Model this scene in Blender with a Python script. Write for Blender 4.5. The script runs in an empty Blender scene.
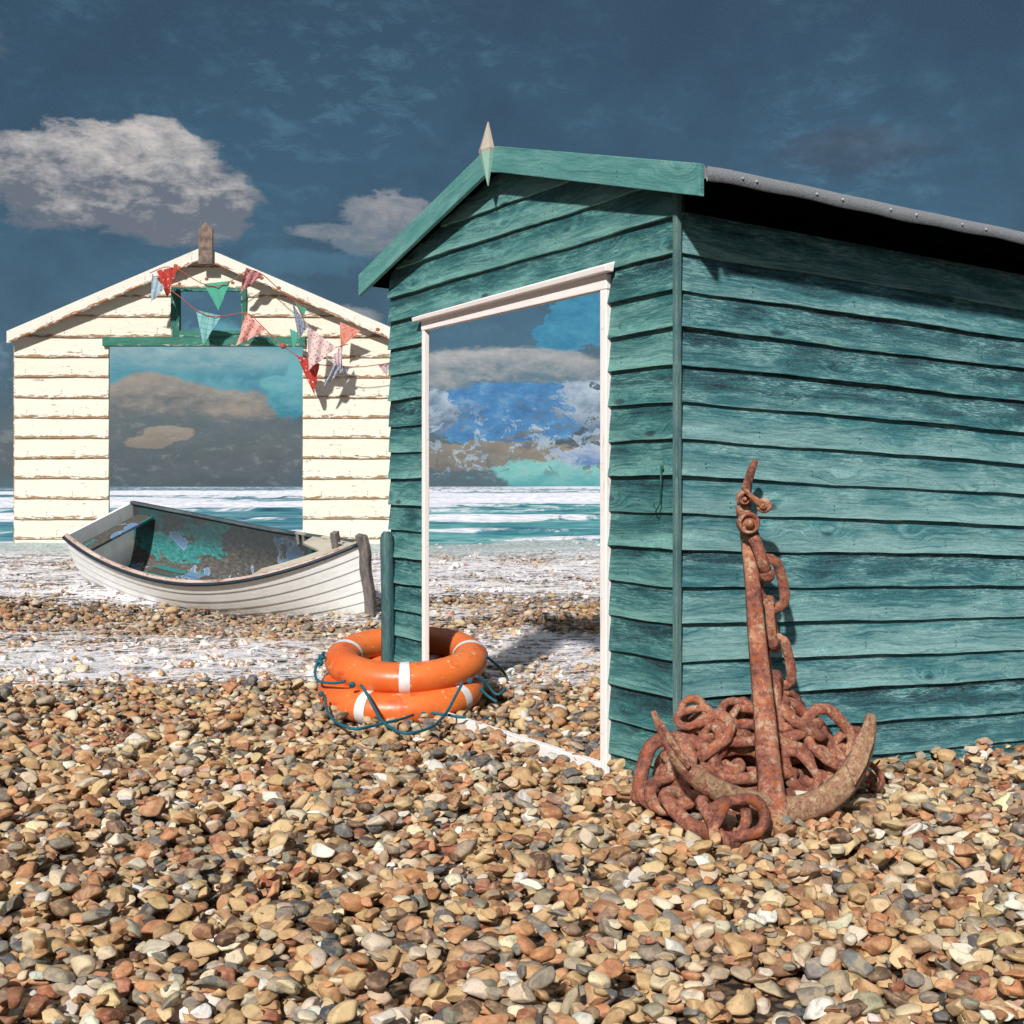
import bpy, bmesh, math, random
import numpy as np
from mathutils import Vector, Matrix
random.seed(7); RNG = np.random.default_rng(11)
S = bpy.context.scene
COL = S.collection
F = 1294.0; HZ = 486.0; CAM = 1.2
PI = math.pi

# ------------------------------------------------------------------ helpers
def lin(r, g=None, b=None):
    if g is None: r, g, b = r
    f = lambda c: (c/255)/12.92 if c/255 <= .04045 else (((c/255)+.055)/1.055)**2.4
    return (f(r), f(g), f(b), 1)

def at(px, py, d):                       # direction seen in the photo, at a depth in metres
    return Vector(((px-512)/F*d, d, CAM+(HZ-py)/F*d))

def terr(x, y):                          # height of the shingle bank
    y = np.asarray(y, dtype=float); x = np.asarray(x, dtype=float)
    t = np.clip(y-9, 0, 7)
    z = .0671*t
    z = np.where(y > 16.0, .47-.12*(y-16.0), z)
    z = z - .115*np.exp(-((x+2.7)/2.0)**2-((y-11.2)/1.25)**2)
    z = z + .03*np.exp(-((y-16)/1.2)**2)*(np.sin(x*.8+1)+.6*np.sin(x*2.1))
    z = z + .012*np.sin(x*2.1+y*1.3)*np.clip((y-2)/3, 0, 1)*np.clip((15-y)/3, 0, 1)
    return np.maximum(z, -1.2)

def link(o, parent=None):
    COL.objects.link(o)
    if parent is not None: o.parent = parent
    return o

def empty(name, loc=(0, 0, 0), rz=0, label=None, cat=None, group=None):
    o = bpy.data.objects.new(name, None); link(o)
    o.empty_display_size = .1
    o.location = loc; o.rotation_euler = (0, 0, rz)
    tag(o, label, cat, group); return o

def tag(o, label=None, cat=None, group=None, kind=None):
    if label: o['label'] = label
    if cat: o['category'] = cat
    if group: o['group'] = group
    if kind: o['kind'] = kind
    return o

class MB:
    def __init__(s): s.v = []; s.f = []; s.bc = []; s.sm = []
    def add(s, vs, fs, bc=None, smooth=False):
        n = len(s.v)
        s.v += [tuple(p) for p in vs]; s.f += [tuple(i+n for i in f) for f in fs]
        s.bc += (bc if bc is not None else [(0., .5, 0.)]*len(vs)); s.sm += [smooth]*len(fs)
    def hexa(s, p, rnd=0., ax=0):         # 8 corners, 0-3 bottom loop, 4-7 top loop
        q = [Vector(a) for a in p]
        L = max((q[1]-q[0]).length, (q[3]-q[0]).length, (q[4]-q[0]).length)
        e = [(q[1]-q[0]), (q[3]-q[0]), (q[4]-q[0])]; e.sort(key=lambda a: -a.length)
        d = e[0].normalized(); w = e[1].normalized(); wl = max(e[1].length, .001)
        t3 = e[2].normalized(); bc = [(d.dot(a-q[0])+rnd*9, (w.dot(a-q[0])+.9*abs(t3.dot(a-q[0])))/max(wl, .06)*.6, rnd) for a in q]
        s.add(q, [(0, 3, 2, 1), (4, 5, 6, 7), (0, 1, 5, 4), (1, 2, 6, 5), (2, 3, 7, 6), (3, 0, 4, 7)], bc)
    def box(s, a, b, rnd=None):
        if rnd is None: rnd = random.random()
        x0, y0, z0 = a; x1, y1, z1 = b
        s.hexa([(x0, y0, z0), (x1, y0, z0), (x1, y1, z0), (x0, y1, z0), (x0, y0, z1), (x1, y0, z1), (x1, y1, z1), (x0, y1, z1)], rnd)
    def tube(s, pts, rad, n=10, closed=False, flat=1.0, cap=True, up=None):
        pts = [Vector(p) for p in pts]; m = len(pts)
        if not hasattr(rad, '__len__'): rad = [rad]*m
        T = []
        for i in range(m):
            a = pts[(i-1) % m] if (closed or i > 0) else pts[i]
            b = pts[(i+1) % m] if (closed or i < m-1) else pts[i]
            T.append((b-a).normalized())
        ref = Vector(up) if up is not None else (Vector((0, 0, 1)) if abs(T[0].z) < .9 else Vector((1, 0, 0)))
        U = (ref-T[0]*ref.dot(T[0])).normalized(); vs = []; bc = []; acc = 0
        for i in range(m):
            U = (U-T[i]*U.dot(T[i]))
            U = U.normalized() if U.length > 1e-6 else T[i].orthogonal().normalized()
            W = T[i].cross(U)
            if i: acc += (pts[i]-pts[i-1]).length
            for k in range(n):
                a = 2*PI*k/n
                vs.append(pts[i]+U*(math.cos(a)*rad[i]*flat)+W*(math.sin(a)*rad[i])); bc.append((acc, k/n, 0.))
        fs = []
        for i in range(m if closed else m-1):
            j = (i+1) % m
            for k in range(n):
                fs.append((i*n+k, i*n+(k+1) % n, j*n+(k+1) % n, j*n+k))
        if cap and not closed:
            fs.append(tuple(range(n))[::-1]); fs.append(tuple(range((m-1)*n, m*n)))
        s.add(vs, fs, bc, True)
    def ball(s, c, r, sx=1, sy=1, sz=1, n=12):
        vs = []; fs = []
        c = Vector(c)
        for i in range(n+1):
            th = PI*i/n
            for k in range(2*n):
                a = PI*k/n
                vs.append(c+Vector((r*sx*math.sin(th)*math.cos(a), r*sy*math.sin(th)*math.sin(a), r*sz*math.cos(th))))
        for i in range(n):
            for k in range(2*n):
                fs.append((i*2*n+k, (i+1)*2*n+k, (i+1)*2*n+(k+1) % (2*n), i*2*n+(k+1) % (2*n)))
        s.add(vs, fs, None, True)
    def build(s, name, m, parent=None, bevel=0, sub=0):
        me = bpy.data.meshes.new(name); me.from_pydata(s.v, [], s.f); me.update()
        a = me.attributes.new('bc', 'FLOAT_VECTOR', 'POINT')
        a.data.foreach_set('vector', np.array(s.bc, dtype=np.float32).ravel())
        me.polygons.foreach_set('use_smooth', s.sm)
        bm = bmesh.new(); bm.from_mesh(me); bmesh.ops.recalc_face_normals(bm, faces=bm.faces)
        bm.to_mesh(me); bm.free()
        o = bpy.data.objects.new(name, me)
        if m: me.materials.append(m)
        link(o, parent)
        if bevel:
            b = o.modifiers.new('bevel', 'BEVEL'); b.width = bevel; b.segments = 2; b.limit_method = 'ANGLE'; b.angle_limit = .7
        if sub:
            b = o.modifiers.new('sub', 'SUBSURF'); b.levels = sub; b.render_levels = sub
        return o

# ------------------------------------------------------------------ node helper
class NT:
    def __init__(s, tree): s.t = tree; s.n = tree.nodes; s.l = tree.links
    def new(s, typ, **k):
        n = s.n.new(typ)
        for a, b in k.items(): setattr(n, a, b)
        return n
    def set(s, sock, v):
        if v is None: return
        if isinstance(v, bpy.types.NodeSocket): s.l.new(v, sock)
        else:
            if hasattr(v, '__len__') and len(v) == 4 and sock.type == 'VECTOR': v = v[:3]
            sock.default_value = v
    def m(s, op, a, b=None, c=None, clamp=False):
        n = s.new('ShaderNodeMath', operation=op); n.use_clamp = clamp
        s.set(n.inputs[0], a); s.set(n.inputs[1], b); s.set(n.inputs[2], c) if c is not None else None
        return n.outputs[0]
    def vm(s, op, a, b=None):
        n = s.new('ShaderNodeVectorMath', operation=op); s.set(n.inputs[0], a); s.set(n.inputs[1], b); return n.outputs[0]
    def mr(s, v, a, b, c=0., d=1., smooth=False):
        n = s.new('ShaderNodeMapRange'); n.interpolation_type = 'SMOOTHSTEP' if smooth else 'LINEAR'
        for i, q in enumerate((v, a, b, c, d)): s.set(n.inputs[i], q)
        return n.outputs[0]
    def noise(s, vec, scale=5, detail=4, rough=.55, dist=0., dim='3D'):
        n = s.new('ShaderNodeTexNoise'); n.noise_dimensions = dim
        s.set(n.inputs['Vector'], vec); s.set(n.inputs['Scale'], scale); s.set(n.inputs['Detail'], detail)
        s.set(n.inputs['Roughness'], rough); s.set(n.inputs['Distortion'], dist); return n.outputs['Fac']
    def vor(s, vec, scale=5, feat='F1', rnd=1., out='Distance'):
        n = s.new('ShaderNodeTexVoronoi'); n.feature = feat
        s.set(n.inputs['Vector'], vec); s.set(n.inputs['Scale'], scale); s.set(n.inputs['Randomness'], rnd); return n.outputs[out]
    def mix(s, f, a, b, bt='MIX'):
        n = s.new('ShaderNodeMix', data_type='RGBA', blend_type=bt)
        s.set(n.inputs[0], f); s.set(n.inputs[6], a); s.set(n.inputs[7], b); return n.outputs[2]
    def ramp(s, v, stops):
        n = s.new('ShaderNodeValToRGB'); cr = n.color_ramp
        while len(cr.elements) < len(stops): cr.elements.new(.5)
        for e, (p, c) in zip(cr.elements, stops): e.position = p; e.color = c
        s.set(n.inputs[0], v); return n.outputs[0]
    def xyz(s, x, y, z):
        n = s.new('ShaderNodeCombineXYZ')
        for i, q in enumerate((x, y, z)): s.set(n.inputs[i], q)
        return n.outputs[0]
    def sep(s, v):
        n = s.new('ShaderNodeSeparateXYZ'); s.set(n.inputs[0], v); return n.outputs
    def attr(s, name, out='Vector'):
        n = s.new('ShaderNodeAttribute'); n.attribute_name = name; return n.outputs[out]
    def obj(s): return s.new('ShaderNodeTexCoord').outputs['Object']
    def pos(s): return s.new('ShaderNodeNewGeometry').outputs['Position']
    def bump(s, h, strength=.5, dist=.01, normal=None):
        n = s.new('ShaderNodeBump'); s.set(n.inputs['Height'], h); s.set(n.inputs['Strength'], strength)
        s.set(n.inputs['Distance'], dist)
        if normal is not None: s.set(n.inputs['Normal'], normal)
        return n.outputs[0]

def mat(name):
    m = bpy.data.materials.new(name); m.use_nodes = True
    nt = NT(m.node_tree); p = m.node_tree.nodes['Principled BSDF']
    return m, nt, p

# ------------------------------------------------------------------ materials
def wood(name, dark, mid, light, peel=None, peel_amt=0., rough=.7, contrast=1., lightamt=.5, dirt_shade=.5, bw=.146, knots=1.0):
    """painted boards: bc = (metres along, 0..1 across, random per board)"""
    m, n, p = mat(name)
    u, v, r = n.sep(n.attr('bc'))
    vv = n.m('MULTIPLY', v, bw)
    r10 = n.m('MULTIPLY', r, 31.7)
    big = n.noise(n.xyz(n.m('MULTIPLY', u, 1.6), n.m('MULTIPLY', vv, 7), r10), 1.5, 3)
    # knots bend the grain
    kv = n.new('ShaderNodeTexVoronoi'); kv.voronoi_dimensions = '3D'
    n.set(kv.inputs['Vector'], n.xyz(n.m('MULTIPLY', u, 2.2), n.m('MULTIPLY', vv, 6.5), r10)); n.set(kv.inputs['Scale'], 1.0)
    kd = kv.outputs['Distance']
    kmask = n.mr(kd, .02, .42, 1, 0, True)
    gy = n.m('ADD', n.m('MULTIPLY', vv, 60), n.m('ADD', n.m('MULTIPLY', big, 5.5), n.m('MULTIPLY', kmask, 3.2*knots)))
    ring = n.noise(n.xyz(n.m('MULTIPLY', u, .9), gy, r10), 1.7, 5, .65)
    fine = n.noise(n.xyz(n.m('MULTIPLY', u, 7), n.m('MULTIPLY', vv, 420), r10), 1.0, 4, .7)
    fine2 = n.noise(n.xyz(n.m('MULTIPLY', u, 16), n.m('MULTIPLY', vv, 300*.146/bw), r10), 1.0, 5, .75)
    patch = n.noise(n.xyz(n.m('MULTIPLY', u, 3.2), n.m('MULTIPLY', vv, 16), r10), 1.0, 5, .65)
    per = n.m('MULTIPLY', n.m('SUBTRACT', n.m('FRACT', n.m('MULTIPLY', r, 917.3)), .5), .16)
    t = n.m('ADD', n.m('MULTIPLY', ring, .45), n.m('ADD', n.m('MULTIPLY', fine, .30), n.m('MULTIPLY', patch, .42)))
    t = n.m('ADD', n.m('ADD', t, per), n.m('MULTIPLY', n.m('SUBTRACT', .42, v), dirt_shade*.30))  # board colour darkens upwards: painted shade and dirt
    t = n.m('ADD', n.m('MULTIPLY', n.m('SUBTRACT', t, .585), contrast*1.9), .5)
    col = n.ramp(t, [(.05, dark), (.42, mid), (.9, light)])
    cont = n.m('SINE', n.m('MULTIPLY', n.m('ADD', ring, n.m('MULTIPLY', fine, .03)), 150))
    clm = n.m('MULTIPLY', n.mr(cont, .35, .95, 0, 1, True), n.mr(patch, .36, .6, .15, 1))
    col = n.mix(n.m('MULTIPLY', clm, .42*min(contrast, 1.2)), col, dark)
    lf = n.m('MULTIPLY', n.mr(fine2, .49, .60, 0, 1, True), n.mr(patch, .44, .60, 0, 1, True))
    col = n.mix(n.m('MULTIPLY', lf, lightamt), col, light)
    spk = n.noise(n.xyz(n.m('MULTIPLY', u, 60), n.m('MULTIPLY', vv, 300), r10), 1.0, 3, .8)
    col = n.mix(n.m('MULTIPLY', n.mr(spk, .55, .66), .35*lightamt), col, light)
    col = n.mix(n.m('MULTIPLY', n.mr(spk, .44, .34), .45*lightamt), col, dark)
    # knots: dark eye
    eye = n.m('MULTIPLY', n.mr(kd, .045, .12, 1, 0, True), .75*knots)
    col = n.mix(eye, col, dark)
    # cracks along the grain
    cr = n.m('MULTIPLY', n.mr(ring, .38, .34, 0, 1, True), n.mr(fine, .45, .6, 0, 1, True))
    col = n.mix(n.m('MULTIPLY', cr, .7), col, tuple(c*.35 for c in dark[:3])+(1,))
    # nail heads, pairs at regular studs
    nu = n.m('SUBTRACT', n.m('FRACT', n.m('MULTIPLY', n.m('ADD', u, n.m('MULTIPLY', per, .1)), 1.75)), .5)
    nu = n.m('MULTIPLY', nu, .571)
    def dot(c):
        dv = n.m('SUBTRACT', vv, bw*c)
        dd = n.m('SQRT', n.m('ADD', n.m('MULTIPLY', nu, nu), n.m('MULTIPLY', dv, dv)))
        return n.mr(dd, .0028*bw/.146, .0048*bw/.146, 1, 0)
    nails = n.m('MAXIMUM', dot(.22), dot(.34))
    col = n.mix(n.m('MULTIPLY', nails, .8), col, lin(20, 30, 34))
    # grime and painted shade under the lap of the next board
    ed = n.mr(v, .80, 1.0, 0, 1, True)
    col = n.mix(n.m('MULTIPLY', ed, dirt_shade), col, tuple(c*.45 for c in dark[:3])+(1,))
    if peel:
        pm = n.noise(n.xyz(n.m('MULTIPLY', u, 9), n.m('MULTIPLY', vv, 40), r10), 1.0, 6, .75)
        low = n.m('MAXIMUM', n.mr(v, .03, .22, .23, 0, True), n.m('MULTIPLY', n.mr(patch, .55, .75, 0, .16), 1))
        pk = n.mr(n.m('ADD', pm, n.m('MULTIPLY', low, peel_amt)), .64, .67, 0, 1)
        pc = n.ramp(fine2, [(.35, peel[0]), (.55, peel[1]), (.7, peel[2])])
        col = n.mix(pk, col, pc)
    n.set(p.inputs['Base Color'], col)
    n.set(p.inputs['Roughness'], n.mr(patch, .3, .7, rough-.12, rough+.15))
    h = n.m('ADD', n.m('ADD', n.m('MULTIPLY', ring, .8), n.m('ADD', n.m('MULTIPLY', fine, .6), n.m('MULTIPLY', cont, -.10))), n.m('MULTIPLY', eye, -.4))
    h = n.m('SUBTRACT', h, n.m('MULTIPLY', nails, .8))
    if peel: h = n.m('SUBTRACT', h, n.m('MULTIPLY', pk, .5))
    n.set(p.inputs['Normal'], n.bump(h, .8, .0045*bw/.146))
    return m

TEAL = wood('teal_weathered_boards', lin(8, 50, 64), lin(58, 130, 138), lin(160, 208, 206), contrast=1.3, lightamt=.95, dirt_shade=.5)
TEALF = wood('teal_front_boards', lin(8, 44, 54), lin(44, 110, 112), lin(128, 182, 174), contrast=1.3, lightamt=.85, dirt_shade=.6)
TRIM = wood('pale_teal_trim', lin(50, 112, 110), lin(88, 148, 144), lin(138, 184, 178), contrast=1.0, lightamt=.2, dirt_shade=.1, bw=.11)
POST = wood('grey_teal_post', lin(26, 48, 56), lin(66, 104, 106), lin(126, 154, 148), contrast=1.1, bw=.06, dirt_shade=.1, knots=.3)
WHITEB = wood('cream_peeling_boards', lin(204, 194, 172), lin(236, 229, 210), lin(246, 242, 232), peel=(lin(120, 90, 62), lin(176, 138, 100), lin(214, 170, 140)), peel_amt=.85, contrast=.4, lightamt=.2, dirt_shade=.25, bw=.25, knots=.25)
WHITET = wood('white_peeling_trim', lin(196, 188, 174), lin(228, 222, 210), lin(246, 242, 234), peel=(lin(120, 80, 50), lin(170, 110, 70), lin(200, 140, 90)), peel_amt=.8, contrast=.6, lightamt=.1, dirt_shade=.05, bw=.17, knots=.1)
FRAMEW = wood('pinkish_white_paint', lin(226, 212, 206), lin(248, 238, 234), lin(254, 250, 248), contrast=.3, lightamt=.1, dirt_shade=.0, bw=.06, knots=0.)
GREENW = wood('green_peeling_frame', lin(8, 48, 44), lin(20, 92, 80), lin(70, 140, 120), peel=(lin(120, 100, 84), lin(200, 190, 172), lin(230, 222, 205)), peel_amt=.5, contrast=1., dirt_shade=.2, bw=.1, knots=.1)
GREYW = wood('grey_weathered_timber', lin(52, 48, 48), lin(112, 106, 102), lin(170, 162, 154), contrast=1.3, bw=.1, dirt_shade=.1, knots=.5)
PALEW = wood('pale_bare_timber', lin(130, 118, 104), lin(176, 166, 150), lin(214, 206, 190), contrast=.9, bw=.1, dirt_shade=.1, knots=.5)
DRIFT = wood('pinkish_worn_gunwale', lin(120, 92, 84), lin(200, 176, 164), lin(238, 226, 216), peel=(lin(92, 66, 58), lin(150, 96, 84), lin(180, 130, 116)), peel_amt=.5, contrast=1.0, bw=.06, dirt_shade=.1, knots=.2)
DARKG = wood('dark_grey_gunwale', lin(30, 38, 44), lin(70, 82, 88), lin(130, 140, 142), contrast=1.1, bw=.06, dirt_shade=.1, knots=.2)

def simple(name, c, rough=.6, var=.25, scale=30, bump=.2, c2=None, metallic=0., bd=.003):
    m, n, p = mat(name)
    a = n.noise(n.obj(), scale, 5, .6)
    dark = c2 or tuple(x*(1-var) for x in c[:3])+(1,)
    n.set(p.inputs['Base Color'], n.mix(n.mr(a, .35, .65), dark, c)); n.set(p.inputs['Roughness'], rough)
    n.set(p.inputs['Metallic'], metallic)
    n.set(p.inputs['Normal'], n.bump(a, bump, bd)); return m


FELT = simple('grey_mineral_felt', lin(146, 150, 156), .9, .5, 190, .9, bd=.004)
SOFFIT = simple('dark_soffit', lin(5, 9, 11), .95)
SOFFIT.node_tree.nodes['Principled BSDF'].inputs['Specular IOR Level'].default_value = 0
NAVY = simple('navy_rubbing_strake', lin(34, 48, 60), .45, .4, 20)
ROPE = simple('blue_green_rope', lin(14, 104, 122), .7, .5, 160, .8)
STRING = simple('red_string', lin(176, 86, 70), .8, .3, 60)
STEEL = simple('galvanised_fitting', lin(170, 170, 168), .5, .4, 40)
GREENHOOK = simple('green_painted_hook', lin(8, 82, 66), .5)
NAIL = simple('clout_nail', lin(170, 176, 178), .45, .3, 50)

def rust(name, lichen=False):
    m, n, p = mat(name); o = n.pos()
    a = n.noise(o, 7, 6, .65); b = n.noise(o, 42, 7, .75); c = n.noise(o, 150, 4, .75); e = n.noise(o, 19, 6, .7, .5)
    t = n.m('ADD', n.m('MULTIPLY', a, .4), n.m('ADD', n.m('MULTIPLY', b, .45), n.m('MULTIPLY', c, .15)))
    col = n.ramp(t, [(.37, lin(60, 36, 34)), (.44, lin(124, 74, 62)), (.51, lin(172, 108, 86)), (.59, lin(218, 156, 120))])
    col = n.mix(n.m('MULTIPLY', n.mr(e, .54, .60), .7), col, lin(176, 92, 46))
    col = n.mix(n.m('MULTIPLY', n.mr(e, .43, .38), .6), col, lin(96, 52, 50))
    pale = n.m('MULTIPLY', n.mr(n.noise(o, 24, 7, .75), .53, .56), n.mr(a, .46, .52))
    col = n.mix(n.m('MULTIPLY', pale, .85), col, n.mix(c, lin(196, 150, 118), lin(226, 196, 166)))
    col = n.mix(n.m('MULTIPLY', n.mr(c, .56, .66), .5), col, lin(52, 32, 30))
    if lichen:
        x = n.sep(o)[0]
        lc = n.ramp(n.m('ADD', n.m('MULTIPLY', b, .6), n.m('MULTIPLY', c, .4)), [(.38, lin(122, 82, 68)), (.47, lin(172, 126, 98)), (.55, lin(196, 166, 132)), (.64, lin(220, 206, 182))])
        lc = n.mix(n.m('MULTIPLY', n.mr(e, .52, .58), .35), lc, lin(150, 124, 82))
        k = n.mr(n.m('ADD', n.mr(x, .1, 1.1), n.m('MULTIPLY', n.m('SUBTRACT', e, .5), 2.6)), .42, .56)
        col = n.mix(n.m('MULTIPLY', k, .9), col, lc)
    n.set(p.inputs['Base Color'], col); n.set(p.inputs['Roughness'], n.mr(b, .3, .7, .68, .95))
    n.set(p.inputs['Normal'], n.bump(n.m('ADD', n.m('ADD', b, n.m('MULTIPLY', pale, .15)), n.m('MULTIPLY', c, .5)), 1.0, .012))
    return m
RUST = rust('flaking_rust'); RUSTP = rust('lichen_and_rust', True)
def orange():
    m, n, p = mat('scuffed_orange_plastic'); o = n.obj()
    a = n.noise(o, 3.5, 4); b = n.noise(o, 26, 6, .7); c = n.noise(o, 8, 5, .7)
    col = n.mix(n.mr(a, .35, .65), lin(216, 98, 40), lin(236, 126, 60))
    col = n.mix(n.m('MULTIPLY', n.mr(c, .58, .64), .5), col, lin(196, 54, 44))
    sc = n.m('MULTIPLY', n.mr(b, .60, .62), n.mr(n.noise(o, 5, 2), .5, .56))
    col = n.mix(sc, col, lin(236, 196, 140))
    z = n.sep(n.pos())[2]
    dirt_shade = n.m('MULTIPLY', n.mr(b, .4, .7), .22)
    col = n.mix(dirt_shade, col, lin(150, 76, 40))
    n.set(p.inputs['Base Color'], col); n.set(p.inputs['Roughness'], n.mr(b, .3, .7, .32, .5))
    n.set(p.inputs['Normal'], n.bump(n.m('ADD', a, n.m('MULTIPLY', b, .15)), .25, .01)); return m
ORANGE = orange()
BAND = simple('white_reflective_band', lin(226, 222, 222), .5, .12, 30, .1)
def hullmat():
    m, n, p = mat('white_clinker_hull'); u, v, r = n.sep(n.attr('bc')); o = n.obj()
    a = n.noise(n.xyz(n.m('MULTIPLY', u, 3), n.m('MULTIPLY', v, 1.2), r), 4, 6, .7)
    col = n.mix(n.mr(a, .35, .65), lin(236, 236, 232), lin(252, 252, 251))
    col = n.mix(n.m('MULTIPLY', n.mr(v, .84, .98, 0, 1, True), .85), col, lin(56, 72, 80))
    col = n.mix(n.m('MULTIPLY', n.mr(v, .0, .10, 1, 0, True), .35), col, lin(120, 126, 126))
    low = n.mr(n.sep(n.pos())[2], .04, .20, 1, 0, True)
    st = n.mr(n.noise(n.xyz(n.m('MULTIPLY', u, 30), n.m('MULTIPLY', v, 2), r), 1, 5, .7), .52, .72)
    col = n.mix(n.m('MULTIPLY', low, n.m('ADD', .15, n.m('MULTIPLY', st, .5))), col, lin(128, 134, 112))
    ch = n.mr(n.noise(o, 34, 5, .75), .68, .70)
    col = n.mix(n.m('MULTIPLY', ch, .7), col, lin(126, 100, 82))
    n.set(p.inputs['Base Color'], col); n.set(p.inputs['Roughness'], .5)
    n.set(p.inputs['Normal'], n.bump(a, .3, .004)); return m
HULL = hullmat()
def inside():
    m, n, p = mat('peeling_boat_interior'); u, v, r = n.sep(n.attr('bc'))
    q = n.xyz(n.m('MULTIPLY', u, .7), n.m('MULTIPLY', v, .9), 2.3)
    a = n.noise(q, 1.9, 7, .62, .4); b = n.noise(n.obj(), 2.6, 7, .6, .3); g = n.noise(n.xyz(n.m('MULTIPLY', u, 3), n.m('MULTIPLY', v, 4), 0.), 6, 5, .7)
    base = n.ramp(g, [(.3, lin(36, 38, 38)), (.52, lin(78, 76, 72)), (.72, lin(116, 106, 98))])
    teal = n.ramp(g, [(.3, lin(16, 84, 88)), (.6, lin(50, 132, 128)), (.75, lin(110, 170, 162))])
    k1 = n.mr(n.m('ADD', a, n.m('MULTIPLY', n.m('SUBTRACT', g, .5), .12)), .528, .540)
    col = n.mix(k1, base, teal)
    col = n.mix(n.mr(b, .61, .62), col, lin(92, 124, 160))
    edge = n.m('MULTIPLY', n.mr(n.m('ABSOLUTE', n.m('SUBTRACT', b, .61)), 0, .008, 1, 0), .8)
    col = n.mix(edge, col, lin(190, 200, 210))
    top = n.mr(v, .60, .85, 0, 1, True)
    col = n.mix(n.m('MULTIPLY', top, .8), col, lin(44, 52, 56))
    n.set(p.inputs['Base Color'], col); n.set(p.inputs['Roughness'], .6)
    n.set(p.inputs['Normal'], n.bump(g, .5, .006)); return m
INSIDE = inside()

def cloth(name, c, kind=None, c2=None):
    m, n, p = mat(name); u, v, r = n.sep(n.attr('bc'))     # u,v in metres on the cloth
    col = c
    if kind == 'dots':
        d = n.vor(n.xyz(u, v, 0.), 16, rnd=.35); col = n.mix(n.mr(d, .17, .2, 1, 0), c, c2)
    elif kind == 'check':
        a = n.m('LESS_THAN', n.m('FRACT', n.m('MULTIPLY', u, 14)), .22); b = n.m('LESS_THAN', n.m('FRACT', n.m('MULTIPLY', v, 14)), .22)
        col = n.mix(n.m('MULTIPLY', n.m('ADD', a, b), .5), c, c2)
    elif kind == 'print':
        d = n.vor(n.xyz(u, v, 0.), 26, rnd=.5); q = n.noise(n.xyz(u, v, 0.), 60, 3)
        col = n.mix(n.mr(n.m('ADD', d, n.m('MULTIPLY', q, .3)), .44, .5, 1, 0), c, c2)
    elif kind == 'stripe':
        a = n.m('LESS_THAN', n.m('FRACT', n.m('MULTIPLY', u, 18)), .5); col = n.mix(a, c, c2)
    elif kind == 'batik':
        col = n.mix(n.mr(n.noise(n.xyz(u, v, 0.), 34, 6, .8), .47, .53), c, c2)
    w = n.noise(n.xyz(u, v, 0.), 90, 3)
    col = n.mix(n.m('MULTIPLY', w, .3), col, tuple(x*.6 for x in c[:3])+(1,))
    n.set(p.inputs['Base Color'], col); n.set(p.inputs['Roughness'], .9)
    bs = n.new('ShaderNodeBsdfTranslucent'); n.set(bs.inputs['Color'], col)
    mx = n.new('ShaderNodeMixShader'); mx.inputs[0].default_value = .22
    out = m.node_tree.nodes['Material Output']
    n.l.new(p.outputs[0], mx.inputs[1]); n.l.new(bs.outputs[0], mx.inputs[2]); n.l.new(mx.outputs[0], out.inputs[0]); return m

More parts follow.
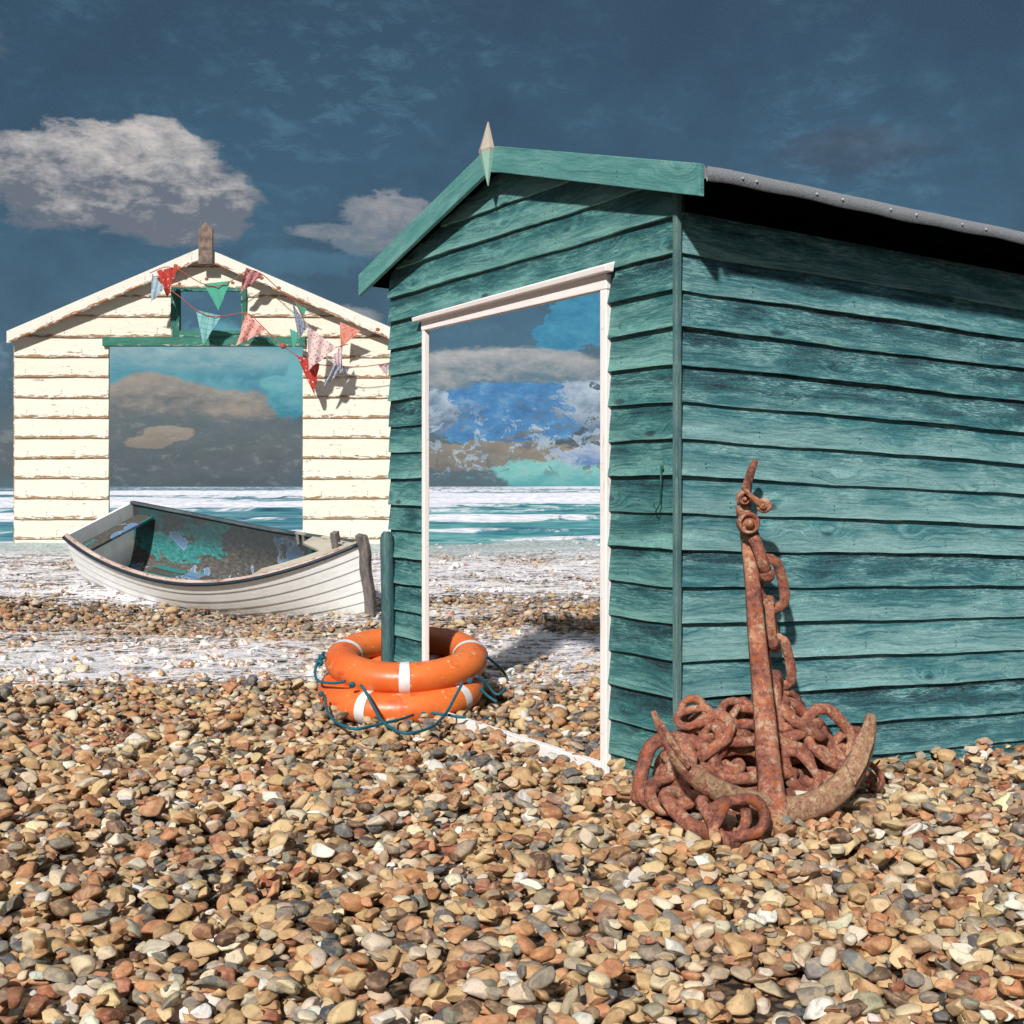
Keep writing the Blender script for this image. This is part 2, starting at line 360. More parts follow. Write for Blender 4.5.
def foam_nodes(n, o_, bias=0.):
    x_, y_, z_ = n.sep(o_)
    big = n.noise(n.xyz(n.m('MULTIPLY', x_, .35), n.m('MULTIPLY', y_, .9), 4.2), 1.3, 5, .6, .3)
    stre = n.noise(n.xyz(n.m('MULTIPLY', x_, 2.2), n.m('MULTIPLY', y_, 6), 0.), 1.0, 7, .75, 1.2)
    fine = n.noise(n.xyz(x_, n.m('MULTIPLY', y_, 1.8), z_), 24, 5, .75)
    band1 = n.m('MULTIPLY', n.mr(y_, 7.4, 8.1, 0, 1, True), n.mr(y_, 9.6, 10.5, 1, .45, True))
    band2 = n.mr(y_, 11.0, 12.2, 0, 1, True)
    env = n.m('MAXIMUM', n.m('MULTIPLY', band1, .66), n.m('MULTIPLY', band2, .70))
    env = n.m('ADD', env, n.m('MULTIPLY', n.m('SUBTRACT', big, .5), 1.1))
    wv = n.new('ShaderNodeTexNoise'); wv.inputs['Scale'].default_value = 2.6; wv.inputs['Detail'].default_value = 4
    n.set(wv.inputs['Vector'], n.xyz(x_, n.m('MULTIPLY', y_, 1.4), 0.))
    wp_ = n.vm('ADD', n.xyz(n.m('MULTIPLY', x_, .8), n.m('MULTIPLY', y_, 1.25), 0.), n.vm('SCALE', wv.outputs['Color'])) if False else n.vm('ADD', n.xyz(n.m('MULTIPLY', x_, .8), n.m('MULTIPLY', y_, 1.25), 0.), n.vm('MULTIPLY', wv.outputs['Color'], (.9, .9, 0.)))
    lace = n.vor(wp_, 4.2, 'DISTANCE_TO_EDGE'); lace2 = n.vor(wp_, 11, 'DISTANCE_TO_EDGE')
    lc_ = n.m('ADD', n.mr(lace, .0, .16, .10, 0), n.mr(lace2, .0, .2, .05, 0))
    v = n.m('ADD', n.m('ADD', n.m('MULTIPLY', stre, .5), n.m('MULTIPLY', fine, .55)), n.m('ADD', lc_, .02))
    thr = n.m('SUBTRACT', .80+bias, n.m('MULTIPLY', env, .30))
    al = n.mr(v, n.m('SUBTRACT', thr, .055), n.m('ADD', thr, .055))
    al = n.m('MULTIPLY', al, n.mr(y_, 7.35, 7.8))
    col = n.ramp(n.m('ADD', n.m('MULTIPLY', fine, .5), n.m('MULTIPLY', n.noise(n.xyz(n.m('MULTIPLY', x_, 3), n.m('MULTIPLY', y_, 6), 1.), 1.2, 5, .7), .5)), [(.36, lin(176, 178, 202)), (.45, lin(236, 234, 242)), (.55, lin(253, 248, 246))])
    tl = n.m('MULTIPLY', n.mr(y_, 14.3, 15.6, 0, 1, True), n.mr(fine, .40, .60, 1, .25))
    col = n.mix(n.m('MULTIPLY', tl, .85), col, n.mix(stre, lin(60, 112, 112), lin(116, 172, 166)))
    al = n.m('MAXIMUM', al, n.m('MULTIPLY', n.mr(n.m('ADD', y_, n.m('MULTIPLY', stre, 2.)), 15.4, 16.2), .8))
    return al, col, stre
def pebblemat():
    m, n, p = mat('flint_pebbles'); c = n.attr('pcol', 'Color'); o = n.pos()
    a = n.noise(o, 34, 5, .65); b = n.noise(o, 150, 4, .7)
    col = n.mix(n.mr(a, .48, .60, 0, .6), c, n.mix(.5, c, lin(216, 184, 142)))
    col = n.mix(n.mr(a, .45, .36, 0, .7), col, n.mix(.55, c, lin(104, 72, 46)))
    col = n.mix(n.m('MULTIPLY', n.mr(b, .55, .72), .35), col, lin(70, 58, 48))
    wet = n.mr(n.sep(o)[1], 9.0, 12., 0, .35)
    col = n.mix(wet, col, n.mix(.75, col, lin(66, 58, 50)))
    fa_, fc_, _ = foam_nodes(n, o, .045)
    col = n.mix(n.m('MULTIPLY', fa_, .9), col, fc_)
    n.set(p.inputs['Base Color'], col); n.set(p.inputs['Roughness'], n.mr(a, .3, .7, .6, .9))
    n.set(p.inputs['Normal'], n.bump(n.m('ADD', a, n.m('MULTIPLY', b, .35)), .45, .006)); return m
PEB = pebblemat()

# ------------------------------------------------------------------ GREEN HUT
HUT_O = (.655, 5.097, 0.)
hut = empty('beach_hut', HUT_O, math.radians(30.83), 'teal weatherboarded beach hut with open white-framed doorway and grey felt roof', 'beach hut')
W = 2.609; DEP = 3.3; SL = .0385; AY = 1.31
def roofz(y): return 2.787-.268*abs(y-AY)     # roof top surface at the gable
BH = .146; Z0 = .804-.146*7

def boards(mb, axis, a0, a1, zb, zt, sign_off, topf, slope, rnd, bh, thick=.022, seg=.09, wob=.004):
    """one feather-edge board along 'axis' ('x' or 'y') from a0 to a1"""
    n = max(2, int((a1-a0)/seg)); vs = []; bc = []; rows = 4
    ph = rnd*40; r2 = random.Random(int(rnd*1e6)); saw = r2.uniform(-.004, .004)
    for i in range(n+1):
        a = a0+(a1-a0)*i/n
        w = wob*(math.sin(a*3.1+ph)+.6*math.sin(a*8.3+ph*2)+.4*math.sin(a*21+ph*3))+saw*(a-a0)
        zbot = zb+w; dz = -slope*a if axis == 'x' else 0
        lim = topf(a)
        prof = [(.001, 0), (thick+.004*math.sin(a*2.3+ph), 0), (thick*.75, .25), (thick*.5, .6), (.003, 1.)]
        for off, t in prof:
            z = zbot+(zt-zbot)*t
            tt = t
            if z > lim: z = lim; tt = min(1, max(0, (lim-zbot)/(zt-zbot)))
            o_ = -off
            vs.append((a, o_, z+dz) if axis == 'x' else (o_, a, z+dz))
            bc.append((a+rnd*9, min(1., max(0., (z-zbot)/bh)), rnd))
    k = 5; fs = []
    for i in range(n):
        for j in range(k-1):
            fs.append((i*k+j, (i+1)*k+j, (i+1)*k+j+1, i*k+j+1))
    fs.append(tuple(range(k))); fs.append(tuple(range(n*k, n*k+k))[::-1])
    mb.add(vs, fs, bc, False)

DY0, DY1, DZT = .447, 2.168, 2.062
front = MB(); side = MB()
for k in range(0, 20):
    zb = Z0+BH*k; zt = zb+BH+.02
    if zb > 2.75: break
    lo = 0.0; hi = W
    f = lambda a: roofz(a)-.03
    if zb < DZT-.02:
        boards(front, 'y', -.004, DY0, zb, min(zt, 9), 1, f, 0, random.random(), BH, thick=.024, wob=.003)
        boards(front, 'y', DY1, hi, zb, zt, 1, f, 0, random.random(), BH, thick=.024, wob=.003)
        if zt > DZT+.03 and False: pass
    if zb >= DZT-.02:
        # clip to where the board lies under the roof
        half = (2.735-zb)/.272
        a0 = max(lo-.004, AY-half); a1 = min(hi, AY+half)
        if a1-a0 > .1: boards(front, 'y', a0, a1, zb, zt, 1, f, 0, random.random(), BH, thick=.026, wob=.003)
# filler above the door head, behind the head board
boards(front, 'y', DY0, DY1, DZT-.01, DZT+.11, 1, lambda a: 9, 0, .377, BH, thick=.012)
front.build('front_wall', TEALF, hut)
for k in range(0, 17):
    zb = Z0+BH*k
    if zb > 2.36: break
    boards(side, 'x', -.006, DEP, zb, zb+BH+.02, 1, lambda a: 2.37, SL, random.random(), BH, thick=.024, wob=.003)
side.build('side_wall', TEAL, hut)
# inner lining (stud face) so the wall has a back
li = MB()
li.box((.004, .0, -.1), (.03, DY0, 2.38)); li.box((.004, DY1+.035, -.1), (.03, W, 2.38))
li.hexa([(.004, .0, DZT+.0), (.03, .0, DZT), (.03, W, DZT), (.004, W, DZT), (.004, .0, 2.375), (.03, .0, 2.375), (.03, W, 2.375), (.004, W, 2.375)])
li.hexa([(.004, .03, 2.376), (.03, .03, 2.376), (.03, W-.03, 2.376), (.004, W-.03, 2.376), (.004, AY-.02, 2.70), (.03, AY-.02, 2.70), (.03, AY+.02, 2.70), (.004, AY+.02, 2.70)])
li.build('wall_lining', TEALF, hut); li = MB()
li.hexa([(.035, .004, -.1), (DEP, .004, -.22), (DEP, .03, -.22), (.035, .03, -.1), (.035, .004, 2.36), (DEP, .004, 2.36-SL*DEP), (DEP, .03, 2.36-SL*DEP), (.035, .03, 2.36)])
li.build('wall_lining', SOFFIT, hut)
cp = MB(); cp.hexa([(-.034, -.032, -.1), (-.0065, -.032, -.1), (-.0065, -.0045, -.1), (-.034, -.0045, -.1), (-.034, -.032, 2.37), (-.0065, -.032, 2.37), (-.0065, -.0045, 2.37), (-.034, -.0045, 2.37)], .31)
cp.build('corner_post', POST, hut, bevel=.005)

# roof: right slope runs the full depth, left slope survives only as a stub
OV = .09
def roof_slab(mb, y0, y1, x0, x1, t0, t1):
    P = []
    for dz in (t0, t1):
        for x, y in ((x0, y0), (x1, y0), (x1, y1), (x0, y1)):
            P.append((x, y, roofz(y)+dz-SL*max(x, 0)))
    mb.hexa(P, random.random())
soff = MB(); roof_slab(soff, -.266, AY-.002, -OV+.022, DEP+.1, -.030, -.0185)
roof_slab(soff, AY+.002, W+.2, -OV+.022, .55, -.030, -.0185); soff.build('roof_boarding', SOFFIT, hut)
felt = MB(); roof_slab(felt, -.275, AY, -OV+.004, DEP+.12, -.018, .030); roof_slab(felt, AY, W+.21, -OV+.004, .56, -.018, .030)
fo = felt.build('roof_felt', FELT, hut)
# felt turned down over the eave, slightly wavy
fe = MB(); N = 90; vs = []; bc = []
for i in range(N+1):
    x = -OV+.003+(DEP+OV+.08)*i/N
    w = .002*math.sin(x*5)+.0015*math.sin(x*17+1)
    zt = roofz(-.275)+.031-SL*max(x, 0)+.5*w
    for (yy, zz) in ((-.272, zt), (-.284, zt-.004), (-.287, zt-.056+w), (-.280, zt-.058+w), (-.270, zt-.02)):
        vs.append((x, yy, zz)); bc.append((x, 0, 0))
fs = [(i*5+j, (i+1)*5+j, (i+1)*5+(j+1) % 5, i*5+(j+1) % 5) for i in range(N) for j in range(5)]
fe.add(vs, fs, bc, True); feo = fe.build('felt_eave_strip', FELT, hut)
for x in (.08, .15, .46, .6, .87, 1.02, 1.3, 1.45, 1.8):
    nb = MB(); nb.ball((x, -.289, roofz(-.275)+.031-.028-SL*x), .006, n=5); nb.build('clout_nail', NAIL, feo)
# bargeboards
def barge(y0, y1, rnd):
    mb = MB(); n = 16; vs = []; bc = []
    for i in range(n+1):
        y = y0+(y1-y0)*i/n; zt = roofz(y)+.036; h = .122
        for (x, z) in ((-OV-.02, zt), (-OV+.002, zt), (-OV+.002, zt-h), (-OV-.02, zt-h)):
            vs.append((x, y, z)); bc.append((y+rnd*9, (z-zt+h)/h*.7, rnd))
    fs = [(i*4+j, (i+1)*4+j, (i+1)*4+(j+1) % 4, i*4+(j+1) % 4) for i in range(n) for j in range(4)]+[(0, 1, 2, 3), tuple(n*4+q for q in (3, 2, 1, 0))]
    mb.add(vs, fs, bc); mb.build('bargeboard', TRIM, hut, bevel=.003)
barge(-.268, AY+.012, .13); barge(AY+.02, W+.215, .71)
fin = MB()
prof = [(0, 2.635), (.028, 2.72), (.034, 2.80), (.0, 2.925)]
vs = []; 
for x in (-OV-.045, -OV-.0205):
    vs += [(x, AY, 2.63), (x, AY+.054, 2.80), (x, AY, 2.935), (x, AY-.054, 2.80)]
vs[0] = (-OV-.026, AY, 2.63); vs[2] = (-OV-.026, AY, 2.935)
# raised ridge down the middle of the diamond
vs += [(-OV-.062, AY, 2.80)]
fin.add(vs, [(0, 1, 8), (1, 2, 8), (2, 3, 8), (3, 0, 8), (4, 7, 6, 5), (0, 4, 5, 1), (1, 5, 6, 2), (2, 6, 7, 3), (3, 7, 4, 0)], [(v[2], .5+(v[1]-AY)*4, .5) for v in vs])
def finmat():
    m, n, p = mat('finial_half_painted'); z = n.sep(n.attr('bc'))[0]; g = n.noise(n.obj(), 60, 5, .7)
    k = n.mr(n.m('ADD', z, n.m('MULTIPLY', g, .05)), 2.80, 2.825)
    col = n.mix(k, lin(150, 190, 176), n.mix(g, lin(150, 138, 124), lin(196, 186, 170)))
    n.set(p.inputs['Base Color'], col); n.set(p.inputs['Roughness'], .7); n.set(p.inputs['Normal'], n.bump(g, .5, .004)); return m
fin.build('finial', finmat(), hut)
# white door frame
df = MB()
df.box((-.034, DY0-.0, -.05), (-.004, DY0+.046, DZT-.03), .2)
df.box((-.034, DY1-.030, -.05), (-.002, DY1+.0, DZT-.03), .5)
df.box((-.036, DY0-.004, DZT-.0295), (.0, DY1+.004, DZT+.0345), .8)
dfo = df.build('door_frame', FRAMEW, hut, bevel=.004)
hd = MB(); hd.hexa([(-.068, DY0-.05, DZT+.036), (-.03, DY0-.05, DZT+.036), (-.03, DY1+.045, DZT+.020), (-.068, DY1+.045, DZT+.020),
                    (-.073, DY0-.05, DZT+.062), (-.02, DY0-.05, DZT+.082), (-.02, DY1+.045, DZT+.060), (-.073, DY1+.045, DZT+.042)], .9)
hd.build('head_board', FRAMEW, dfo, bevel=.004)
th = MB(); th.box((-.05, DY0+.047, -.04), (-.01, DY1-.031, .026), .4); th.build('threshold', FRAMEW, dfo, bevel=.004)
# latch hook on the front wall by the corner
lh = MB(); lh.ball((-.032, .062, 1.27), .010, sx=.5); lh.tube([(-.036, .062, 1.27), (-.040, .064, 1.20), (-.040, .066, 1.13), (-.05, .075, 1.105), (-.052, .088, 1.115), (-.050, .093, 1.13)], .0035, 6)
lh.build('latch_hook', GREENHOOK, hut)

# round-topped post at the hut's left corner
pt = Vector((-.700, 7.265, 0)); pm = MB(); r = .036
segs = [(0, -.1), (1, .2), (1, .5), (1, .8), (1, .915)]
vs = []; 
for z, rr in ((-.1, r), (.3, r*1.0), (.6, r*.97), (.90, r*.95), (.93, r*.78), (.945, r*.45)):
    for k in range(12):
        a = 2*PI*k/12; q = 1+.12*math.cos(4*a)
        vs.append((pt.x+rr*q*math.cos(a)+.006*math.sin(z*4), pt.y+rr*q*math.sin(a), z))
fs = [(i*12+k, i*12+(k+1) % 12, (i+1)*12+(k+1) % 12, (i+1)*12+k) for i in range(5) for k in range(12)]+[tuple(range(60, 72))]
pm.add(vs, fs, [(v[2], (v[0]-pt.x)*8+.5, .3) for v in vs], True)
tag(pm.build('mooring_post', POST), 'thin rounded weathered green post standing inside the life rings at the hut corner', 'post')

# ------------------------------------------------------------------ LIFE RINGS
def life_ring(center, tilt, rot, bands, label, squash=.86, R=.352, r=.098, name='life_ring'):
    root = empty(name, center, 0, label, 'life ring', 'life rings stacked round the hut corner')
    root.rotation_euler = (tilt[0], tilt[1], rot)
    mb = MB(); N = 96; n = 28
    def torus(mb, a0, a1, N, rr, n=28, extra=0.):
        full = abs(a1-a0-2*PI) < 1e-6; vs = []
        for i in range(N if full else N+1):
            a = a0+(a1-a0)*i/N
            for k in range(n):
                b = 2*PI*k/n
                vs.append(((R+rr*math.cos(b))*math.cos(a), (R+rr*math.cos(b))*math.sin(a), rr*squash*math.sin(b)))
        M = N if full else N+1
        fs = [(i*n+k, ((i+1) % M)*n+k, ((i+1) % M)*n+(k+1) % n, i*n+(k+1) % n) for i in range(N) for k in range(n)]
        mb.add(vs, fs, None, True)
    torus(mb, 0, 2*PI, N, r); mb.build('ring_body', ORANGE, root)
    for d in bands:
        bb = MB(); w = .065; torus(bb, math.radians(d)-w, math.radians(d)+w, 6, r+.0025); bb.build('band', BAND, root)
    return root
TL = (math.radians(9.5), 0)
RC = Vector((-.59, 7.085, 0))
ring1 = life_ring((RC.x-.015, RC.y-.03, .10), TL, 0, (-114, -32, 62, 150), 'lower orange life ring lying on the pebbles with chipped paint')
ring2 = life_ring((RC.x+.01, RC.y+.045, .25), TL, 0, (-87, 8, 95, 170), 'upper orange life ring with white bands resting on top of another', r=.096)
# ropes, each a cord of its ring
def cord(pts, parent, d=6.72, rad=.0075):
    P = []
    for q in pts:
        dd = q[2] if len(q) > 2 else d
        P.append(at(q[0], q[1], dd))
    # catmull
    out = []
    for i in range(len(P)-1):
        p0 = P[max(i-1, 0)]; p1 = P[i]; p2 = P[i+1]; p3 = P[min(i+2, len(P)-1)]
        for k in range(6):
            t = k/6; out.append(.5*((2*p1)+(p2-p0)*t+(2*p0-5*p1+4*p2-p3)*t*t+(3*p1-p0-3*p2+p3)*t**3))
    out.append(P[-1])
    mb = MB(); mb.tube(out, rad, 8); o = mb.build('grab_line', ROPE); o.parent = parent
    bpy.context.view_layer.update()
    o.matrix_parent_inverse = parent.matrix_world.inverted(); return o
def knot(px, py, d, parent, r=.017):
    mb = MB(); c = at(px, py, d)
    for k in range(3):
        ax = Vector((random.uniform(-1, 1), random.uniform(-1, 1), random.uniform(-1, 1))).normalized(); u_ = ax.orthogonal().normalized(); w_ = ax.cross(u_)
        mb.tube([c+(u_*math.cos(a)+w_*math.sin(a))*r*.8 for a in [2*PI*i/12 for i in range(12)]], .007, 6, closed=True)
    o = mb.build('rope_knot', ROPE); o.parent = parent; bpy.context.view_layer.update(); o.matrix_parent_inverse = parent.matrix_world.inverted()
cord([(361, 685, 6.62), (367, 694, 6.56), (373, 706, 6.45), (382, 721, 6.28), (397, 731, 6.06), (412, 733, 6.03), (433, 726, 6.18), (446, 713, 6.42), (455, 697, 6.55), (463, 682, 6.64)], ring2)
cord([(345, 681, 6.72), (335, 683, 6.76), (319, 681, 6.84), (315, 673, 6.9), (318, 661, 6.98), (323, 653, 7.03)], ring2)
cord([(476, 676, 6.8), (487, 684, 6.84), (494, 693, 6.85), (500, 694, 6.85), (505, 688, 6.9)], ring2)
cord([(486, 656, 7.0), (498, 666, 7.15), (505, 674, 7.25), (508, 681, 7.25)], ring2)
cord([(325, 697, 6.72), (327, 710, 6.58), (334, 720, 6.34), (346, 727, 6.17), (358, 729, 6.12), (372, 726, 6.2), (384, 723, 6.25), (398, 720, 6.34), (413, 715, 6.5)], ring1)
cord([(431, 713, 6.5), (448, 715, 6.48), (458, 717, 6.45), (466, 717, 6.45)], ring1)
cord([(480, 688, 6.9), (488, 696, 6.9), (497, 702, 6.88)], ring1)
cord([(484, 718, 6.72), (493, 716, 6.75), (500, 710, 6.8)], ring1)
knot(320, 663, 6.97, ring2); knot(322, 657, 7.0, ring2); knot(352, 685, 6.68, ring2, .014); knot(470, 681, 6.72, ring2, .014); knot(423, 715, 6.6, ring1, .014); knot(321, 694, 6.8, ring1, .012)

# ------------------------------------------------------------------ BOAT (heeled over towards the beach)
L_, B_, D_, SB, SS, HEEL, YAW, PIT, BX, BY, BZ = 3.205, .635, .369, .418, .104, .370, -.507, .141, -1.24, 11.317, -.005
def bb_(t): return B_*(1-(max(t-.4, 0)/.6)**2.2) if t > .4 else B_*(1-.3*((.4-t)/.4)**2)
def sheer(t): return D_+(SB*((t-.4)/.6)**2 if t > .4 else SS*((.4-t)/.4)**2)
def keel(t): return -.09*(1-t)+.03*((t-.5)/.5)**2
boat = empty('rowing_boat', (BX, BY, BZ), 0, 'white clinker rowing boat with navy rubbing strake beached beside the white hut', 'boat')
boat.matrix_world = Matrix.Translation((BX, BY, BZ)) @ Matrix.Rotation(YAW, 4, 'Z') @ Matrix.Rotation(PIT, 4, 'Y') @ Matrix.Rotation(HEEL, 4, 'X')
DROP = .16
def sec(t, v, side, off=0.):
    zr = sheer(t); zk = keel(t)-DROP; b = bb_(t)
    full = .5+.35*max(0, (t-.4)/.6)        # finer towards the bow
    y = b*(v**full); z = zk+(zr-zk)*(v**(1.9-.75*max(0, (t-.5)/.5)))
    return Vector((t*L_-L_-.0, side*(y+off), z-off*.3))
hu = MB(); NS = 9; NT_ = 60
for side_ in (-1, 1):
    for k in range(NS):
        vs = []; bc = []; v0 = k/NS; v1 = (k+1)/NS+.008
        if k == NS-1: v1 = 1.0
        for i in range(NT_+1):
            t = i/NT_*.996
            lowp = sec(t, v0, side_, .011); mp = sec(t, (v0+v1)/2, side_, .007); hp = sec(t, v1, side_, .003); up = sec(t, v0, side_, .002)
            for q, c in ((up, 0.), (lowp, .0), (mp, .5), (hp, 1.)):
                vs.append(q); bc.append((t*L_, c, k*.37))
        fs = [(i*4+j, (i+1)*4+j, (i+1)*4+j+1, i*4+j+1) for i in range(NT_) for j in range(3)]
        hu.add(vs, fs, bc)
hu.build('hull', HULL, boat)
inn = MB()
for side_ in (-1, 1):
    vs = []; bc = []; NV = 12
    for i in range(NT_+1):
        t = .003+i/NT_*.98
        for j in range(NV+1):
            v = j/NV; q = sec(t, v, side_, -.018)
            if q.y*side_ < 0: q.y = 0
            vs.append(q); bc.append((t*L_, v, side_))
    fs = [(i*(NV+1)+j, (i+1)*(NV+1)+j, (i+1)*(NV+1)+j+1, i*(NV+1)+j+1) for i in range(NT_) for j in range(NV)]
    inn.add(vs, fs, bc, True)
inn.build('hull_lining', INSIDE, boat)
# bottom boards
bo = MB()
for k in range(-3, 4):
    y0 = k*.085-.038; y1 = y0+.076
    a = (-L_*.88, -L_*.22)
    bo.box((a[0], y0, keel(.5)-DROP+.10), (a[1]+.25-abs(k)*.12, y1, keel(.5)-DROP+.118), random.random())
bo.build('bottom_boards', INSIDE, boat)
def rim(side_, off, dz, n=50, t0=0., t1=.995):
    out = []
    for i in range(n+1):
        t = t0+(t1-t0)*i/n; b = bb_(t)+off; out.append((t*L_-L_, side_*max(b, .004), sheer(t)+dz))
    return out
for side_, mm in ((-1, NAVY), (1, NAVY)):
    g = MB(); g.tube(rim(side_, .012, -.010), .017, 8); g.build('rubbing_strake', mm, boat)
    g = MB(); g.tube(rim(side_, -.022, .002, t1=.97), .026, 8, flat=.6); g.build('gunwale', DRIFT if side_ < 0 else DARKG, boat)
tr = MB(); pts = [sec(0, v/12, -1) for v in range(12, -1, -1)]+[sec(0, v/12, 1) for v in range(1, 13)]
m_ = len(pts); vs = [p+Vector((-.012, 0, 0)) for p in pts]+[p+Vector((.018, 0, 0)) for p in pts]
tr.add(vs, [tuple(range(m_)), tuple(range(m_, 2*m_))[::-1]]+[(i, i+1, m_+i+1, m_+i) for i in range(m_-1)]+[(m_-1, 0, m_, 2*m_-1)], [(v[1], v[2], .2) for v in vs])
tr.build('transom', HULL, boat)
for tx in (.05,):
    tw = MB(); b = bb_(tx)-.03; x = tx*L_-L_; z = sheer(tx)-.12
    tw.box((x-.10, -b+.02, z), (x+.10, b-.02, z+.024)); tw.build('thwart', INSIDE, boat)
# foredeck plank pair
fd = MB(); t0, t1 = .72, .985; vs = []; bc = []
N = 14
for i in range(N+1):
    t = t0+(t1-t0)*i/N; b = max(bb_(t)-.02, .004); z = sheer(t)+.012
    inner = 1 if True else 0
    for y in (-b, -b+min(.17+.2*(i/N), b), b-min(.17+.2*(i/N), b), b):
        vs.append((t*L_-L_, y, z)); bc.append((t*L_, abs(y)*4, .4))
fs = []
for i in range(N):
    for j in (0, 2): fs.append((i*4+j, (i+1)*4+j, (i+1)*4+j+1, i*4+j+1))
    if i > 7: fs.append((i*4+1, (i+1)*4+1, (i+1)*4+2, i*4+2))
fd.add(vs, fs, bc); fo_ = fd.build('foredeck', PALEW, boat); so = fo_.modifiers.new('s', 'SOLIDIFY'); so.thickness = .025
# stem timber
st = MB(); vs = []; prof = []
for i in range(13):
    q = i/12; z = keel(1)-DROP-.06+(sheer(1)+.07-(keel(1)-DROP-.06))*q
    prof.append((.03+.035*math.sin(q*PI)*0+.01*math.sin(q*17), z))
for x, z in prof:
    for (dx, dy) in ((-.05, -.032), (.045, -.026), (.045, .026), (-.05, .032)): vs.append((x+dx+.004*math.sin(z*50), dy, z))
fs = [(i*4+j, (i+1)*4+j, (i+1)*4+(j+1) % 4, i*4+(j+1) % 4) for i in range(12) for j in range(4)]+[(3, 2, 1, 0), (48, 49, 50, 51)]
st.add(vs, fs, [(v[2], .5+v[0]*5, .6) for v in vs]); st.build('stem_post', GREYW, boat, bevel=.006)
sp = MB(); x = -.27; z = sheer(.915)
sp.hexa([(x-.03, -.03, z-.1), (x+.03, -.03, z-.1), (x+.03, .03, z-.1), (x-.03, .03, z-.1), (x-.034, -.03, z+.155), (x+.028, -.03, z+.165), (x+.028, .03, z+.165), (x-.034, .03, z+.155)], .3)
spo = sp.build('mooring_bitt', GREYW, boat, bevel=.006)
pn = MB(); pn.tube([(x-.06, 0, z+.06), (x+.07, 0, z+.06)], .008, 8); pn.build('cross_pin', STEEL, spo)
for t in (.66, .80):
    c = MB(); xx = t*L_-L_; y = bb_(t)-.03; zz = sheer(t)
    c.box((xx-.05, y-.03, zz-.09), (xx-.02, y-.01, zz+.015)); c.box((xx+.02, y-.03, zz-.09), (xx+.05, y-.01, zz+.015)); c.box((xx-.06, y-.032, zz+.0155), (xx+.06, y+.01, zz+.026))
    c.build('rowlock_block', GREYW if t < .7 else PALEW, boat, bevel=.003)

# ------------------------------------------------------------------ WHITE HUT (frontage on the top of the bank)
HD = 16.0; K = HD/F
def wx(px): return (px-512)*K
def wz(py): return CAM+(HZ-py)*K
wh = empty('beach_hut', (wx(206), HD, .47), 0, 'cream white weatherboarded hut with peeling paint and green-framed gable window', 'beach hut')
ox, oz = wx(206), .47
def wp(px, py, y=0.): return (wx(px)-ox, y, wz(py)-oz)
def wroof(X): return wz(249)-oz-.43*abs(X)
def wboards(mb, pxa, pxb, pya, pyb, bottoms):
    xa, xb = wx(pxa)-ox, wx(pxb)-ox
    for zb in bottoms:
        z1 = zb; z2 = zb+.25+.03; lo = wz(pyb)-oz; hi = wz(pya)-oz
        if z2 < lo+.02 or z1 > hi: continue
        z1c = max(z1, lo); hi_ = min(hi, 99)
        a0, a1 = xa, xb
        lim = (wz(249)-oz-.1-z1c)/.43
        a0 = max(a0, -lim); a1 = min(a1, lim)
        if a1-a0 < .1: continue
        boards(mb, 'x', a0, a1, z1c, min(z2, hi_+.001), 1, lambda a: min(wroof(a)-.08, hi_), 0, random.random(), .25, thick=.030, seg=.12, wob=.004)
bots = [wz(539)-oz+.2497*k for k in range(-1, 22)]
bots2 = [wz(345)-oz+.19*k for k in range(0, 8)]
ww = MB()
wboards(ww, 303, 397, 337, 552, bots); wboards(ww, 15, 109, 337, 552, bots)
wboards(ww, 247.5, 397, 200, 337, bots); wboards(ww, 15, 171.5, 200, 337, bots)
wboards(ww, 171.6, 247.4, 200, 288, [wz(288)-oz, wz(288)-oz+.25, wz(288)-oz+.5])
ww.build('front_wall', WHITEB, wh)
bk = MB()
bk.box(wp(303.5, 555, .004), wp(396, 340, .05)); bk.build('wall_lining', WHITEB, wh)
bk = MB(); bk.box(wp(16, 555, .004), wp(108.5, 340, .05)); bk.build('wall_lining', WHITEB, wh)
bk = MB(); bk.box(wp(396.2, 555, .052), (wx(396.2)-ox+.05, .75, wz(345)-oz)); bk.build('side_wall', WHITEB, wh)
bk = MB(); bk.box((wx(16)-ox-.05, .052, wz(555)-oz), (wx(16)-ox, .75, wz(345)-oz)); bk.build('side_wall', WHITEB, wh)
gb = MB()
gb.box(wp(104, 346.5, -.075), wp(306, 337.6, .03), .1)
gbo = gb.build('lintel_beam', GREENW, wh, bevel=.005)
gw = MB(); gw.box(wp(171.7, 337.4, -.05), wp(180.5, 289, .03), .3); gw.box(wp(242, 337.4, -.05), wp(247.3, 289, .03), .6)
gw.box(wp(180.7, 337.4, -.065), wp(241.8, 331, .03), .8); gw.box(wp(180.7, 291.3, -.03), wp(241.8, 288.5, .03), .5)
gw.build('window_frame', GREENW, wh, bevel=.004)
def wbarge(s):
    mb = MB(); n = 16; vs = []; bc = []; x1 = 194.5*K
    for i in range(n+1):
        X = s*x1*i/n; zt = wroof(X)+.0
        for y, z in ((-.16, zt), (-.10, zt), (-.10, zt-.150), (-.16, zt-.150)):
            vs.append((X, y, z)); bc.append((X+s*3, (z-zt+.150)/.165*.7, .4+s*.1))
    fs = [(i*4+j, (i+1)*4+j, (i+1)*4+(j+1) % 4, i*4+(j+1) % 4) for i in range(n) for j in range(4)]+[(0, 1, 2, 3), tuple(n*4+q for q in (3, 2, 1, 0))]
    mb.add(vs, fs, bc); mb.build('bargeboard', WHITET, wh, bevel=.004)
wbarge(1); wbarge(-1)
wr = MB()
